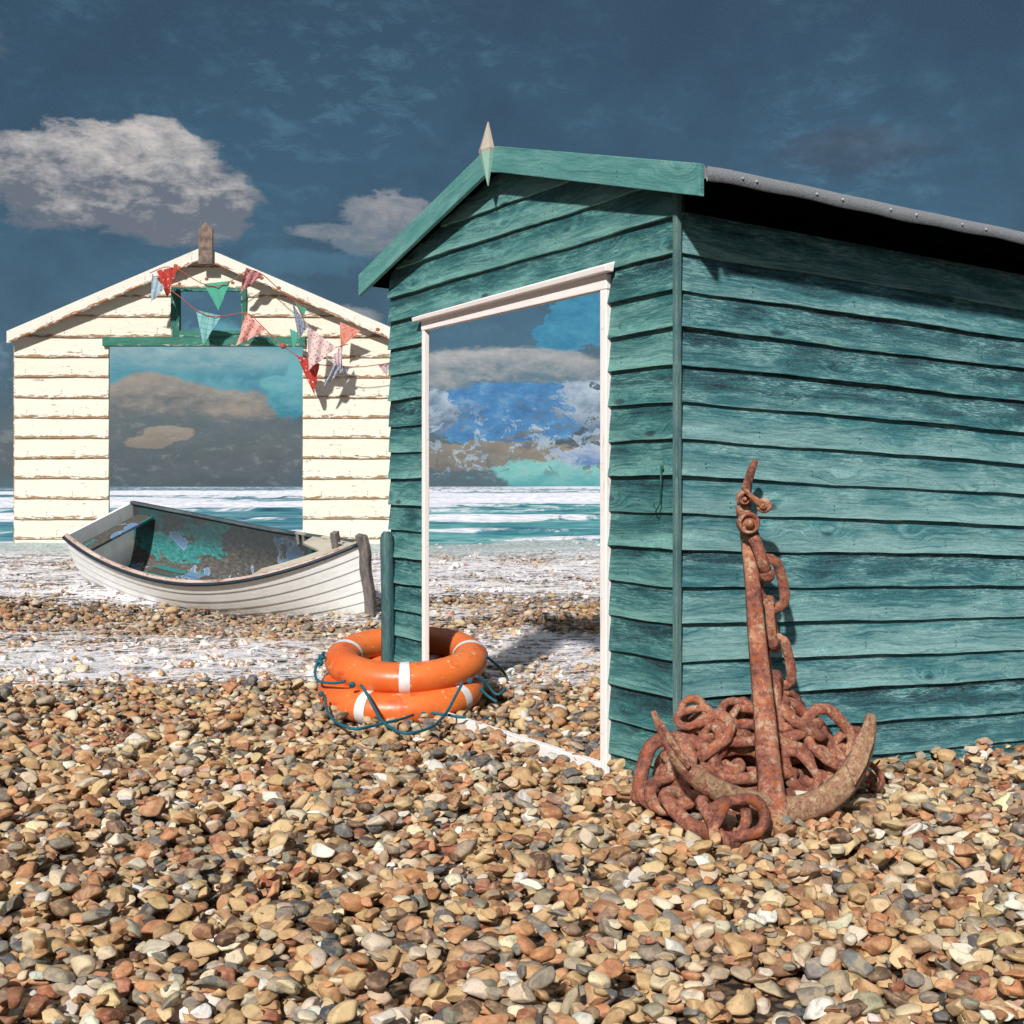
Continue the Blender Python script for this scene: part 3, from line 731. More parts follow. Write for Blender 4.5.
for s in (-1, 1):
    P = []
    for dz in (-.035, .012):
        for x, y in ((.0, -.098), (s*194.8*K, -.098), (s*194.8*K, .8), (0., .8)): P.append((x, y, wroof(x)+dz))
    wr.hexa(P)
wr.build('roof', FELT, wh)
wf = MB(); a = wp(202.5, 267, -.215); b = wp(216.5, 225, -.165); zt = wz(233)-oz; xm = (a[0]+b[0])/2
vs = [(a[0], a[1], a[2]), (b[0], a[1], a[2]), (b[0], a[1], zt), (xm, a[1], b[2]), (a[0], a[1], zt)]; vs += [(v[0], b[1], v[2]) for v in vs]
wf.add(vs, [(0, 1, 2, 3, 4), (9, 8, 7, 6, 5)]+[(i, (i+1) % 5, 5+(i+1) % 5, 5+i) for i in range(5)], [(v[2], (v[0]-a[0])*6, .3) for v in vs])
wf.build('finial', simple('brown_weathered_finial', lin(138, 118, 106), .85, .5, 14, .6, c2=lin(84, 72, 68)), wh, bevel=.005)
# rust-stained nail heads on the white trim
RN = simple('rusty_nail_head', lin(170, 96, 44), .8, .4, 60)
NB = []
for px, py in ((179, 268), (182, 270), (264, 280), (281, 290), (379, 331)):
    p_ = wp(px, py, -.163); nh = MB(); nh.ball(p_, .028, sx=1, sy=.12, sz=.8, n=6); nh.build('nail_head', RN, wh)
for px, py in ((207, 279), (233, 283), (180, 284), (340, 350)):
    p_ = wp(px, py, -.03); nh = MB(); nh.ball(p_, .022, sx=1, sy=.12, sz=.8, n=6); nh.build('nail_head', RN, wh)

# ------------------------------------------------------------------ BUNTING
BD = HD-.30
def bp(px, py, d=BD): return at(px, py, d)
CL = dict(
    reddot=cloth('red_dotted_cotton', lin(196, 68, 60), 'dots', lin(240, 225, 220)),
    blue=cloth('pale_blue_lining', lin(196, 210, 222), 'batik', lin(150, 180, 200)),
    mint=cloth('mint_cotton', lin(92, 186, 160)),
    maroon=cloth('pink_maroon_cotton', lin(160, 92, 92), 'batik', lin(214, 160, 160)),
    check=cloth('aqua_checked_cotton', lin(150, 204, 206), 'check', lin(70, 168, 160)),
    pinkp=cloth('coral_printed_cotton', lin(232, 176, 164), 'print', lin(198, 74, 62)),
    navy=cloth('silver_cotton_dark_edge', lin(176, 182, 200), 'batik', lin(80, 88, 108)),
    coral=cloth('coral_flower_cotton', lin(226, 206, 204), 'print', lin(206, 104, 96)),
    orange=cloth('orange_pink_cotton', lin(222, 120, 100), 'batik', lin(236, 178, 160)),
    grey=cloth('grey_toile_cotton', lin(200, 204, 214), 'batik', lin(96, 106, 124)),
    white=cloth('white_flower_cotton', lin(232, 222, 226), 'batik', lin(220, 170, 176)))
def pennant(parent, a, b, tip, m, d=BD, fold=.05, label=None, dtip=None):
    A, B2, T = bp(a[0], a[1], d), bp(b[0], b[1], d), bp(tip[0], tip[1], (dtip or d+.08))
    mb = MB(); n = 12; vs = []; bc = []
    ph = random.uniform(0, 6); idx = {}
    wl = (B2-A).length
    for i in range(n+1):
        v = i/n
        for j in range(n+1-i):
            w = j/max(n-i, 1) if n > i else 0
            p = A.lerp(B2, w).lerp(T, v)
            rip = 1.6*fold*(.35+v)*math.sin(w*(1-v)*9+ph+v*2)*(1-v*.4)
            p = p+Vector((0, -abs(rip)*.9-.01, .0))
            idx[(i, j)] = len(vs); vs.append(p); bc.append(((w-.5)*(1-v)*wl, v*(T-A).length, 0))
    fs = []
    for i in range(n):
        for j in range(n-i):
            fs.append((idx[(i, j)], idx[(i, j+1)], idx[(i+1, j)]))
            if j < n-i-1: fs.append((idx[(i, j+1)], idx[(i+1, j+1)], idx[(i+1, j)]))
    mb.add(vs, fs, bc, True); o = mb.build('pennant', m, parent)
    if label: o['label'] = label
    return o
def string(parent, pts, d=BD-.03):
    P = [bp(q[0], q[1], d) for q in pts]; out = []
    for i in range(len(P)-1):
        p0 = P[max(i-1, 0)]; p1 = P[i]; p2 = P[i+1]; p3 = P[min(i+2, len(P)-1)]
        for k in range(5):
            t = k/5; out.append(.5*((2*p1)+(p2-p0)*t+(2*p0-5*p1+4*p2-p3)*t*t+(3*p1-p0-3*p2+p3)*t**3))
    out.append(P[-1]); mb = MB(); mb.tube(out, .0055, 6); mb.build('string', STRING, parent)
bu = empty('bunting', (0, 0, 0), 0, 'upper string of pennants looped under the ridge of the white hut', 'bunting')
string(bu, [(150, 273), (166, 267), (181, 271), (190, 277), (204, 284), (218, 286), (231, 281), (240, 275), (250, 270), (263, 275), (280, 290), (298, 303), (310, 308)])
pennant(bu, (157, 271), (179, 267), (169, 298), CL['reddot'], fold=.07, label='red pennant with white dots')
pennant(bu, (153, 274), (165, 288), (151, 305), CL['blue'], d=BD-.1, fold=.05, label='pale blue and pink twisted pennant')
pennant(bu, (204, 284), (231, 281), (219, 311), CL['mint'], fold=.03, label='plain mint green pennant')
pennant(bu, (247, 268), (264, 275), (240, 295), CL['maroon'], fold=.07, label='dusky maroon folded pennant')
pennant(bu, (295, 302), (308, 307), (303, 319), CL['mint'], fold=.03, label='small mint pennant half behind another')
bl = empty('bunting', (0, 0, 0), 0, 'lower string of pennants drooping across the green beam to the right wall', 'bunting')
string(bl, [(163, 285), (172, 291), (184, 300), (196, 310), (210, 316), (224, 316), (246, 313), (258, 322), (270, 334), (283, 346), (292, 352), (298, 357), (309, 363), (322, 365), (340, 366), (358, 367), (376, 365), (391, 363)])
string(bl, [(297, 303), (303, 318), (310, 330), (324, 341), (335, 347), (348, 344)])
pennant(bl, (196, 310), (222, 316), (204, 345), CL['check'], fold=.03, label='aqua checked pennant')
pennant(bl, (246, 313), (267, 331), (237, 347), CL['pinkp'], fold=.08, label='pink pennant with red print')
pennant(bl, (293, 304), (308, 327), (299, 341), CL['navy'], d=BD-.06, fold=.05, label='silver grey pennant with dark edge')
pennant(bl, (290, 329), (299, 333), (294, 352), CL['mint'], fold=.02, label='narrow mint pennant')
pennant(bl, (309, 327), (337, 348), (309, 371), CL['coral'], d=BD-.12, fold=.09, label='white pennant with coral flowers')
pennant(bl, (297, 355), (320, 364), (315, 396), CL['reddot'], fold=.07, label='red dotted pennant hanging over the wall edge')
pennant(bl, (340, 322), (361, 331), (341, 348), CL['orange'], fold=.02, label='orange and pink pennant under the eave')
pennant(bl, (342, 345), (343, 371), (324, 388), CL['grey'], d=BD-.04, fold=.08, label='grey toile pennant')
pennant(bl, (343, 346), (333, 356), (341, 372), CL['white'], d=BD-.1, fold=.04, label='white flowered pennant')
pennant(bl, (341, 366), (350, 367), (346, 376), CL['grey'], fold=.02)
pennant(bl, (378, 365), (391, 362), (387, 376), CL['white'], fold=.03)
kn = MB(); kn.ball(bp(283, 346, BD-.05), .035, n=6); kn.build('string_knot', STRING, bl)

# ------------------------------------------------------------------ ANCHOR
an = empty('anchor', (.99, 4.87, 0), 0, 'large rusty iron anchor leaning upright against the teal side wall', 'anchor')
def put(o, parent):
    o.parent = parent; bpy.context.view_layer.update(); o.matrix_parent_inverse = parent.matrix_world.inverted(); return o
def sweep(pts, fr, sq=.5):
    """pts: (px,py,depth), half-width(px across), half-depth(m): chamfered bar"""
    P = [at(*p) for p in pts]; vs = []; m = len(P); bc = []
    for i in range(m):
        T = (P[min(i+1, m-1)]-P[max(i-1, 0)]).normalized()
        Wd = T.cross(Vector((0, 1, 0))).normalized(); Dp = Wd.cross(T).normalized()
        w, d = fr[i]; w = w*P[i].y/F
        for (a, b) in ((-1, -sq), (-sq, -1), (sq, -1), (1, -sq), (1, sq), (sq, 1), (-sq, 1), (-1, sq)):
            vs.append(P[i]+Wd*(a*w)+Dp*(b*d)); bc.append((i, 0, 0))
    fs = [(i*8+k, i*8+(k+1) % 8, (i+1)*8+(k+1) % 8, (i+1)*8+k) for i in range(m-1) for k in range(8)]+[tuple(range(8))[::-1], tuple(range((m-1)*8, m*8))]
    mb = MB(); mb.add(vs, fs, bc, True); return mb
def smooth_pts(pts, fr, k=5):
    P = []; Fr = []
    for i in range(len(pts)-1):
        g = lambda A, j: np.array(A[max(0, min(len(A)-1, j))], dtype=float)
        for s_ in range(k):
            t = s_/k
            for A, O in ((pts, P), (fr, Fr)):
                p0, p1, p2, p3 = g(A, i-1), g(A, i), g(A, i+1), g(A, i+2)
                O.append(tuple(.5*((2*p1)+(p2-p0)*t+(2*p0-5*p1+4*p2-p3)*t*t+(3*p1-p0-3*p2+p3)*t**3)))
    P.append(tuple(pts[-1])); Fr.append(tuple(fr[-1])); return P, Fr
sh = sweep(*smooth_pts([(744, 500, 5.17), (746, 530, 5.15), (752, 580, 5.09), (757, 640, 4.98), (763, 700, 4.87), (767, 750, 4.74), (771, 792, 4.60), (773, 822, 4.56)],
                       [(7, .018), (6, .020), (7, .024), (8.5, .026), (9.8, .028), (11, .030), (12.5, .034), (17, .04)], 4), sq=.62)
put(sh.build('shank', RUST), an)
aL = sweep(*smooth_pts([(653, 711, 4.46), (663, 733, 4.45), (676, 755, 4.44), (690, 771, 4.45), (708, 785, 4.47), (738, 799, 4.52), (772, 808, 4.60)],
                       [(2.5, .010), (5, .016), (7.5, .022), (9.3, .028), (10.5, .032), (11.5, .036), (14, .040)], 4), sq=.45)
put(aL.build('arm', RUSTP), an)
aR = sweep(*smooth_pts([(773, 810, 4.63), (800, 809, 4.66), (825, 800, 4.70), (845, 783, 4.74), (860, 757, 4.78), (868, 733, 4.81), (871, 714, 4.83)],
                       [(14, .040), (13, .038), (13.5, .036), (12.5, .032), (10.5, .028), (7.5, .022), (4.5, .014)], 4), sq=.45)
put(aR.build('arm', RUSTP), an)
# flukes: leaf-shaped plates on the inner faces of the arms
def fluke(P, name, m):
    mb = MB(); q = [at(*p) for p in P]; n = len(q); c = sum(q, Vector())/n
    off = Vector((0, -.014, 0)); vs = q+[p+Vector((0, .02, 0)) for p in q]+[c+off]
    fs = [(i, (i+1) % n, 2*n) for i in range(n)]+[(i, (i+1) % n, n+(i+1) % n, n+i) for i in range(n)]+[tuple(range(n, 2*n))[::-1]]
    mb.add(vs, fs); put(mb.build(name, m, bevel=.004), an)
fluke([(868, 714, 4.79), (875, 720, 4.79), (874, 742, 4.76), (867, 765, 4.72), (855, 786, 4.69), (847, 766, 4.72), (855, 743, 4.75), (863, 728, 4.78)], 'fluke', RUSTP)
fluke([(655, 714, 4.44), (663, 722, 4.43), (677, 744, 4.405), (691, 765, 4.40), (688, 770, 4.40), (675, 754, 4.405), (661, 729, 4.425)], 'fluke', RUSTP)
# head: eye bolt, discs, hooked pin
hb = MB()
def disc(mb, px, py, d, rpx, th):
    c = at(px, py, d); R_ = rpx*d/F
    prof = [(0, -th*.95), (R_*.30, -th*.9), (R_*.42, -th*.7), (R_*.46, -th*.3), (R_*.66, -th*.3), (R_*.74, -th*.62), (R_*.9, -th*.62), (R_, -th*.35), (R_, th*.3), (R_*.8, th*.5), (0, th*.5)]; vs = []; n = 20
    for (rr, y) in prof:
        for k in range(n): a = 2*PI*k/n; vs.append(c+Vector((rr*math.cos(a), y, rr*math.sin(a))))
    fs = [(i*n+k, i*n+(k+1) % n, (i+1)*n+(k+1) % n, (i+1)*n+k) for i in range(len(prof)-1) for k in range(n)]
    mb.add(vs, fs, None, True)
hb.ball(at(744, 498, 5.12), 8.0*5.12/F, sy=.6); disc(hb, 744, 499, 5.09, 5.5, .03)
hb.tube([at(743, 506, 5.14), at(744, 516, 5.13)], .03, 10)
put(hb.build('shank_eye', RUST), an)
pb = MB(); pb.tube([at(746, 493, 5.13), at(748, 482, 5.13), at(751, 471, 5.13), at(754.5, 463, 5.14)], [.021, .0185, .017, .013], 10); pb.ball(at(754.7, 462.5, 5.14), .013)
put(pb.build('stock_pin', RUST), an)
hk = MB(); hk.tube([at(742.5, 486.5, 5.06), at(746, 491, 5.05), at(752, 497, 5.05), at(758, 502, 5.06), at(764, 505, 5.07)], [.009, .011, .012, .017, .026], 10, flat=.8); hk.ball(at(764, 505.5, 5.07), .031, sy=.6); disc(hk, 763, 505, 5.05, 4, .012)
put(hk.build('forelock_key', RUST), an)
sk = MB(); disc(sk, 748, 523, 5.07, 11.2, .055)
for dy in (0., .06):
    sk.tube([at(751, 531, 5.09+dy), at(757, 545, 5.07+dy), at(763, 562, 5.07+dy), at(766.5, 574, 5.09)], [.027, .023, .023, .025], 10)
sk.ball(at(767, 575, 5.09), .031)
put(sk.build('shackle', RUST), an)

# ------------------------------------------------------------------ CHAIN
ch = empty('anchor_chain', (1.0, 5.0, 0), 0, 'heavy rusty chain heaped behind the anchor with links hanging from its shackle', 'chain')
def linkmesh(Ls, Ws, r, seed):
    rr = random.Random(seed); mb = MB(); pts = []; N = 28
    sl = (Ls-Ws)/2
    for i in range(N):
        a = 2*PI*i/N; c, s_ = math.cos(a), math.sin(a)
        pts.append(Vector((c*Ws/2+(sl if c > 0 else -sl)*min(1, abs(c)*3), s_*Ws/2*(1+.03*rr.uniform(-1, 1)), .004*rr.uniform(-1, 1))))
    rad = [r*(1+.05*math.sin(3*i+seed)+.04*rr.uniform(-1, 1)) for i in range(N)]
    mb.tube(pts, rad, 12, closed=True); return mb
LK = []
for s_ in range(5):
    o = linkmesh(.212+.01*s_, .142+.004*s_, .0238+.0005*s_, s_).build('link', RUST); LK.append(o.data); bpy.data.objects.remove(o)
SLIM = linkmesh(.235, .108, .0235, 9).build('link', RUST); LKS = SLIM.data; bpy.data.objects.remove(SLIM)
def put_link(pos, tan, nrm, data, scale=1.):
    X = tan.normalized(); Z = (nrm-X*nrm.dot(X)).normalized(); Y = Z.cross(X)
    o = bpy.data.objects.new('link', data); link(o)
    M = Matrix((X, Y, Z)).transposed().to_4x4(); M.translation = pos
    o.parent = ch; bpy.context.view_layer.update() if False else None
    o.matrix_world = Matrix.Translation(-Vector(ch.location)) @ M @ Matrix.Scale(scale, 4)
    return o
def plink(a, b, face, data=None, w=1.):
    """link whose ends lie at a and b (px,py,depth); face: normal of its plane"""
    A, B2 = at(*a), at(*b); c = (A+B2)/2; Ln = (B2-A).length
    d = data or random.choice(LK); base = .23
    return put_link(c, B2-A, Vector(face), d, Ln/(base if data is None else .27)*w)
# hanging run behind the shank
plink((765, 555, 5.13), (776, 612, 5.16), (-.35, -1, .1), LKS)
plink((769, 596, 5.16), (775, 651, 5.17), (1, -.25, 0), LKS)
plink((773, 634, 5.16), (783, 690, 5.16), (-.3, -1, .1), LKS)
plink((776, 671, 5.12), (781, 733, 5.06), (1, -.3, 0), LKS)
# heap: a chain path coiled over a mound between anchor and wall
def wall_y(x):                     # depth of the side wall at x
    s = (x-.647)/.8587; return 5.071+.5125*s
rl = random.Random(5)
def mound(x, y):
    cx, cy = .93, 5.02
    q = ((x-cx)/.46)**2+((y-cy-.35*(x-cx))/.22)**2
    return max(0., .36*(1-q)**.8 if q < 1 else 0.)
path = []
for lay, (rx, ry, n, zz) in enumerate(((.40, .12, 13, .02), (.35, .11, 12, .085), (.29, .10, 10, .15), (.21, .08, 8, .21), (.13, .06, 4, .26))):
    a0 = lay*1.1
    for i in range(n):
        a = a0+2*PI*i/n
        x = .935+rx*math.cos(a)+rl.uniform(-.02, .02); y = wall_y(x)-.185+ry*math.sin(a)+rl.uniform(-.015, .015)
        y = min(y, wall_y(x)-.10)
        path.append((Vector((x, y, zz+rl.uniform(-.015, .025))), Vector((-math.sin(a), math.cos(a)*ry/rx+rl.uniform(-.4, .4), rl.uniform(-.45, .45))), lay, a))
for i, (p_, t_, lay, a) in enumerate(path):
    roll = (i % 2)*1.35+rl.uniform(-.35, .35)
    nz = Vector((0, 0, 1)); outw = Vector((math.cos(a), math.sin(a)-.3, 0))
    nn = nz*math.cos(roll)+outw*math.sin(roll)
    put_link(p_, t_, nn, rl.choice(LK), rl.uniform(.84, 1.0))
# links that read clearly in front and at the edges
plink((692, 699, 4.98), (697, 737, 4.96), (-.5, -1, .1), w=1)
plink((677, 722, 4.9), (712, 712, 4.92), (0, -.5, 1)) ; plink((683, 752, 4.86), (726, 722, 4.84), (.1, -.6, 1))
plink((722, 711, 4.95), (757, 716, 4.97), (0, -.9, .5)); plink((719, 735, 4.86), (765, 731, 4.9), (0, -.35, 1)); plink((700, 765, 4.86), (716, 728, 4.84), (-1, -.55, .2))
plink((715, 767, 4.80), (765, 762, 4.84), (0, -.75, .8)); plink((722, 787, 4.84), (768, 776, 4.88), (0, -.3, 1))
plink((655, 806, 4.70), (674, 738, 4.78), (-.3, -1, .2)); plink((650, 803, 4.66), (706, 775, 4.70), (0, -.6, 1))
plink((676, 792, 4.66), (712, 834, 4.44), (.5, -.5, .9)); plink((706, 803, 4.50), (728, 845, 4.36), (.9, -.5, .3)); 
plink((718, 846, 4.33), (742, 803, 4.42), (.75, -.9, .25)); plink((714, 822, 4.38), (762, 814, 4.38), (-.05, -1, .2), w=1.1)
plink((783, 706, 5.05), (822, 731, 5.12), (.1, -.5, 1)); plink((793, 747, 4.98), (808, 790, 4.92), (.5, -1, .2)); plink((812, 716, 5.12), (846, 752, 5.15), (-.3, -1, .5))
plink((785, 757, 4.94), (812, 788, 4.9), (-.4, -1, .4)); plink((805, 735, 5.05), (846, 765, 5.08), (0, -.4, 1)); plink((834, 762, 5.12), (862, 735, 5.16), (-.2, -1, .4)); plink((800, 778, 4.96), (842, 782, 5.02), (0, -.2, 1))
plink((846, 772, 5.16), (874, 777, 5.2), (0, -.4, 1)); plink((862, 765, 5.2), (880, 788, 5.14), (-.6, -.9, .1)); plink((782, 697, 5.15), (800, 722, 5.2), (.3, -1, .3))
plink((745, 700, 5.02), (728, 732, 5.0), (1, -.4, .1)); plink((757, 700, 5.05), (790, 712, 5.1), (0, -.6, 1))

# ------------------------------------------------------------------ SHINGLE
def ico(n):
    bm = bmesh.new(); bmesh.ops.create_icosphere(bm, subdivisions=n, radius=1); bm.verts.ensure_lookup_table()
    v = np.array([p.co[:] for p in bm.verts]); f = np.array([[q.index for q in p.verts] for p in bm.faces]); bm.free(); return v, f
def vnoise(v, seed, fr):
    r = np.random.default_rng(seed); o = np.zeros(len(v))
    for k in range(5):
        d = r.normal(size=3); d /= np.linalg.norm(d); o += np.sin(v@d*fr*(1+.5*k)+r.uniform(0, 6))/(1+k*.7)
    return o
def pebble_shape(v, seed):
    r = np.random.default_rng(seed)
    p = v*(1+.11*vnoise(v, seed, 2.0)[:, None]*.5)
    for k in range(r.integers(8, 15)):        # flint facets
        d = r.normal(size=3); d[2] *= .7; d /= np.linalg.norm(d); h = r.uniform(.44, .86)
        s = p@d; over = np.clip(s-h, 0, None); p = p-over[:, None]*d
    p = p*(1+.02*vnoise(v, seed+99, 6)[:, None])
    e = np.abs(p).max(0); return p/e
V3, F3 = ico(3+1); V2, F2 = ico(2)
V3, F3 = ico(3); V2, F2 = ico(2)
SH3 = [pebble_shape(V3, 100+i) for i in range(30)]; SH2 = [pebble_shape(V2, 100+i) for i in range(30)]
PAL = np.array([lin(*c)[:3] for c in ((200, 160, 102), (214, 178, 122), (190, 144, 88), (160, 106, 64), (192, 126, 70), (198, 134, 82), (220, 196, 158),
    (168, 150, 124), (144, 134, 116), (126, 122, 114), (100, 101, 102), (74, 78, 84), (148, 112, 86), (216, 200, 172), (228, 222, 208), (164, 94, 60), (104, 74, 54), (174, 138, 112))])
PW = np.array([13, 11, 11, 7, 7, 8, 9, 7, 6, 4.5, 4, 3.5, 4, 6, 4.0, 2.5, 4, 3]); PW /= PW.sum()
X0, X1, Y0, Y1, G = -7.2, 7.2, 2.45, 16.9, .0125
nx = int((X1-X0)/G); ny = int((Y1-Y0)/G)
gx = X0+(np.arange(nx)+.5)*G; gy = Y0+(np.arange(ny)+.5)*G
H = terr(gx[None, :], gy[:, None]).astype(np.float32)-.062
H0 = H.copy()
cand = []
dy = Y0+.05; 
def count_area(a, b, dens):
    n = int(dens*.445*(b*b-a*a)); y = np.sqrt(RNG.uniform(a*a, b*b, n)); x = RNG.uniform(-.445, .445, n)*y
    return x, y
xs, ys = [], []
for a, b, dn in ((2.5, 5.5, 880), (5.5, 9, 700), (9, 12.5, 560), (12.5, 16.8, 330)):
    x, y = count_area(a, b, dn); xs.append(x); ys.append(y)
xs = np.concatenate(xs); ys = np.concatenate(ys); o = RNG.permutation(len(xs)); xs = xs[o]; ys = ys[o]
verts = []; faces = []; cols = []; base = 0
SIZ = np.clip(RNG.lognormal(math.log(.0272), .36, len(xs)), .0105, .058)
SIZ = np.where(ys > 9, SIZ*1.02, np.minimum(SIZ, .034+.0032*ys))
order = np.argsort(np.where(RNG.random(len(xs)) < .5, 0, 1), kind='stable')
big_things = []
def place(x, y, a, b_, c, yaw, tx, ty):
    r_ = max(a, b_); k = int(r_*1.05/G)+1
    ix = int((x-X0)/G); iy = int((y-Y0)/G)
    if ix-k < 0 or iy-k < 0 or ix+k >= nx or iy+k >= ny: return None
    sl = (slice(iy-k, iy+k+1), slice(ix-k, ix+k+1))
    xx = gx[sl[1]][None, :]-x; yy = gy[sl[0]][:, None]-y
    u = (xx*math.cos(yaw)+yy*math.sin(yaw))/a; v = (-xx*math.sin(yaw)+yy*math.cos(yaw))/b_
    q = 1-u*u-v*v; ins = q > 0
    if not ins.any(): return None
    hs = H[sl]; prof = c*np.sqrt(np.clip(q, 0, 1))
    # rest: underside touches, allowing a little settling
    zc = float(np.quantile((hs+prof)[ins], .55))
    zc = min(zc, float(H0[sl].mean())+.088)
    H[sl] = np.where(ins, np.maximum(hs, zc+prof*.92), hs)
    return zc
for i in order:
    x, y, s = xs[i], ys[i], SIZ[i]
    el = RNG.uniform(.62, 1.0); fl = RNG.uniform(.32, .62)
    a = s; b_ = s*el; c = s*fl; yaw = RNG.uniform(0, 2*PI); tx, ty = RNG.normal(0, .28, 2)
    zc = place(x, y, a, b_, c, yaw, tx, ty)
    if zc is None: continue
    sid = RNG.integers(0, 30)
    P = (SH3 if y < 6.2 else SH2)[sid]*np.array([a, b_, c])*1.04
    ct, st_ = math.cos(tx), math.sin(tx); P = P@np.array([[1, 0, 0], [0, ct, -st_], [0, st_, ct]]).T
    ct, st_ = math.cos(ty), math.sin(ty); P = P@np.array([[ct, 0, st_], [0, 1, 0], [-st_, 0, ct]]).T
    ct, st_ = math.cos(yaw), math.sin(yaw); P = P@np.array([[ct, -st_, 0], [st_, ct, 0], [0, 0, 1]]).T
    verts.append((P+np.array([x, y, zc])).astype(np.float32)); Fq = (F3 if y < 6.2 else F2); faces.append(Fq+base); base += len(P)
    c_ = PAL[RNG.choice(len(PAL), p=PW)]*RNG.uniform(.75, 1.15)
    g_ = c_.mean(); c_ = (g_+(c_-g_)*.82)*.90; c_ = c_*(1+RNG.normal(0, .03, 3)); cols.append(np.repeat(np.append(np.clip(c_, .01, .85), 1)[None, :], len(P), 0).astype(np.float32))
verts = np.concatenate(verts); faces = np.concatenate(faces); cols = np.concatenate(cols)
me = bpy.data.meshes.new('shingle'); me.vertices.add(len(verts)); me.vertices.foreach_set('co', verts.ravel())
me.loops.add(faces.size); me.loops.foreach_set('vertex_index', faces.ravel().astype(np.int32))
me.polygons.add(len(faces)); me.polygons.foreach_set('loop_start', np.arange(0, faces.size, 3, dtype=np.int32))
me.update(calc_edges=True); me.polygons.foreach_set('use_smooth', np.ones(len(faces), bool))
ca = me.color_attributes.new('pcol', 'FLOAT_COLOR', 'POINT'); ca.data.foreach_set('color', cols.ravel())
me.materials.append(PEB)
sg = bpy.data.objects.new('shingle', me); link(sg)
tag(sg, 'loose tan, orange and grey flint pebbles covering the beach', 'pebbles', kind='stuff')
print('pebbles verts', len(verts), 'mean top', float((H-H0-.062)[:500].mean()))

# a few stones that stand out
WS = simple('pale_chalky_flint', lin(226, 218, 200), .6, .22, 30, .5, bd=.006)
for px, py, wpx, lab in ((271, 802, 14, 'round pale white stone left of centre on the open shingle'), (805, 813, 16, 'chalky white stone lying just below the anchor crown'),
                         (322, 851, 15, 'cream white stone lower left among brown pebbles'), (778, 802, 16, 'angular cream stone touching the foot of the anchor shank')):
    d = F*CAM/(py-HZ); x = (px-512)/F*d; ix = int((x-X0)/G); iy = int((d-Y0)/G)
    z = float(H[iy-2:iy+3, ix-2:ix+3].max()); a = wpx*d/F
    P = SH3[random.randrange(30)]*np.array([a, a*.8, a*.42])
    mb = MB(); mb.add([tuple(q) for q in P], [tuple(q) for q in F3.tolist()], None, True)
    o = mb.build('white_stone', WS); o.location = (x, d, z+.0); o.rotation_euler = (random.uniform(.1, .35), random.uniform(-.2, .2), random.uniform(-.5, .5))
    tag(o, lab, 'stone')

# ground sheet
m, n, p = mat('dark_wet_gravel'); o_ = n.pos()
v1 = n.vor(o_, 38); c1 = n.vor(o_, 38, out='Color')
col = n.ramp(n.sep(c1)[0], [(0, lin(70, 54, 40)), (.4, lin(120, 88, 60)), (.7, lin(90, 78, 66)), (1, lin(140, 118, 92))])
col = n.mix(n.mr(v1, .3, .7), col, lin(26, 20, 16)); n.set(p.inputs['Base Color'], col); n.set(p.inputs['Roughness'], .85)
n.set(p.inputs['Normal'], n.bump(v1, -1, .02)); GRAV = m
gxs = np.concatenate([np.linspace(-900, -30, 8), np.linspace(-20, 20, 81), np.linspace(30, 900, 8)])
gys = np.concatenate([[-900, -200, -40, -10, 0], np.linspace(1, 24, 93), [30, 60, 200, 900, 6000]])
vs = []; 
for yy in gys:
    for xx in gxs:
        z = float(terr(xx, max(yy, 0)))-.055 if yy < 24 else -1.3
        vs.append((xx, yy, z))
nw = len(gxs); mb = MB(); mb.add(vs, [(j*nw+i, j*nw+i+1, (j+1)*nw+i+1, (j+1)*nw+i) for j in range(len(gys)-1) for i in range(nw-1)], None, True)
tag(mb.build('beach_ground', GRAV), kind='structure')

# foam wash running up over the stones: a thin sheet following the bank
m, n, p = mat('foam_wash'); al, col, stre = foam_nodes(n, n.pos())
n.set(p.inputs['Base Color'], col); n.set(p.inputs['Roughness'], .55); n.set(p.inputs['Alpha'], n.m('MULTIPLY', al, .86))
n.set(p.inputs['Normal'], n.bump(stre, .6, .02)); FOAM = m
mb = MB(); gx2 = np.linspace(-8, 8, 129); gy2 = np.linspace(7.4, 17.2, 99)
vs = [(xx, yy, float(terr(xx, yy))+.004+.010*min(1, max(0, (yy-7.4)/2))+.010*math.sin(xx*5+yy*4)*math.sin(xx*2.3-yy*5)) for yy in gy2 for xx in gx2]; nw = len(gx2)
mb.add(vs, [(j*nw+i, j*nw+i+1, (j+1)*nw+i+1, (j+1)*nw+i) for j in range(len(gy2)-1) for i in range(nw-1)], None, True)
tag(mb.build('foam_wash', FOAM), 'thin lacy sea foam washing over the pebbles', 'foam', kind='stuff')

# ------------------------------------------------------------------ SEA
m, n, p = mat('sea_water'); o_ = n.pos(); x_, y_, z_ = n.sep(o_)
f = n.attr('foam', 'Fac')
st1 = n.noise(n.xyz(n.m('MULTIPLY', x_, .42), n.m('MULTIPLY', y_, .16), 0.), 1.0, 8, .72, .8)
st2 = n.noise(n.xyz(n.m('MULTIPLY', x_, .12), n.m('MULTIPLY', y_, .35), 0.), 1.0, 6, .7, .4)
st3 = n.noise(n.xyz(n.m('MULTIPLY', x_, 1.2), n.m('MULTIPLY', y_, 2.2), 0.), 1.0, 5, .7, .4)
xr = n.m('DIVIDE', x_, y_)
wc = n.ramp(n.m('ADD', n.m('MULTIPLY', st2, .6), n.m('MULTIPLY', st1, .4)), [(.38, lin(30, 74, 92)), (.45, lin(60, 124, 138)), (.51, lin(92, 164, 166)), (.60, lin(156, 204, 198))])
bluepatch = n.m('MULTIPLY', n.mr(xr, -.08, -.16, 0, 1, True), n.mr(st1, .42, .58))
wc = n.mix(n.m('MULTIPLY', bluepatch, .55), wc, lin(74, 106, 152))
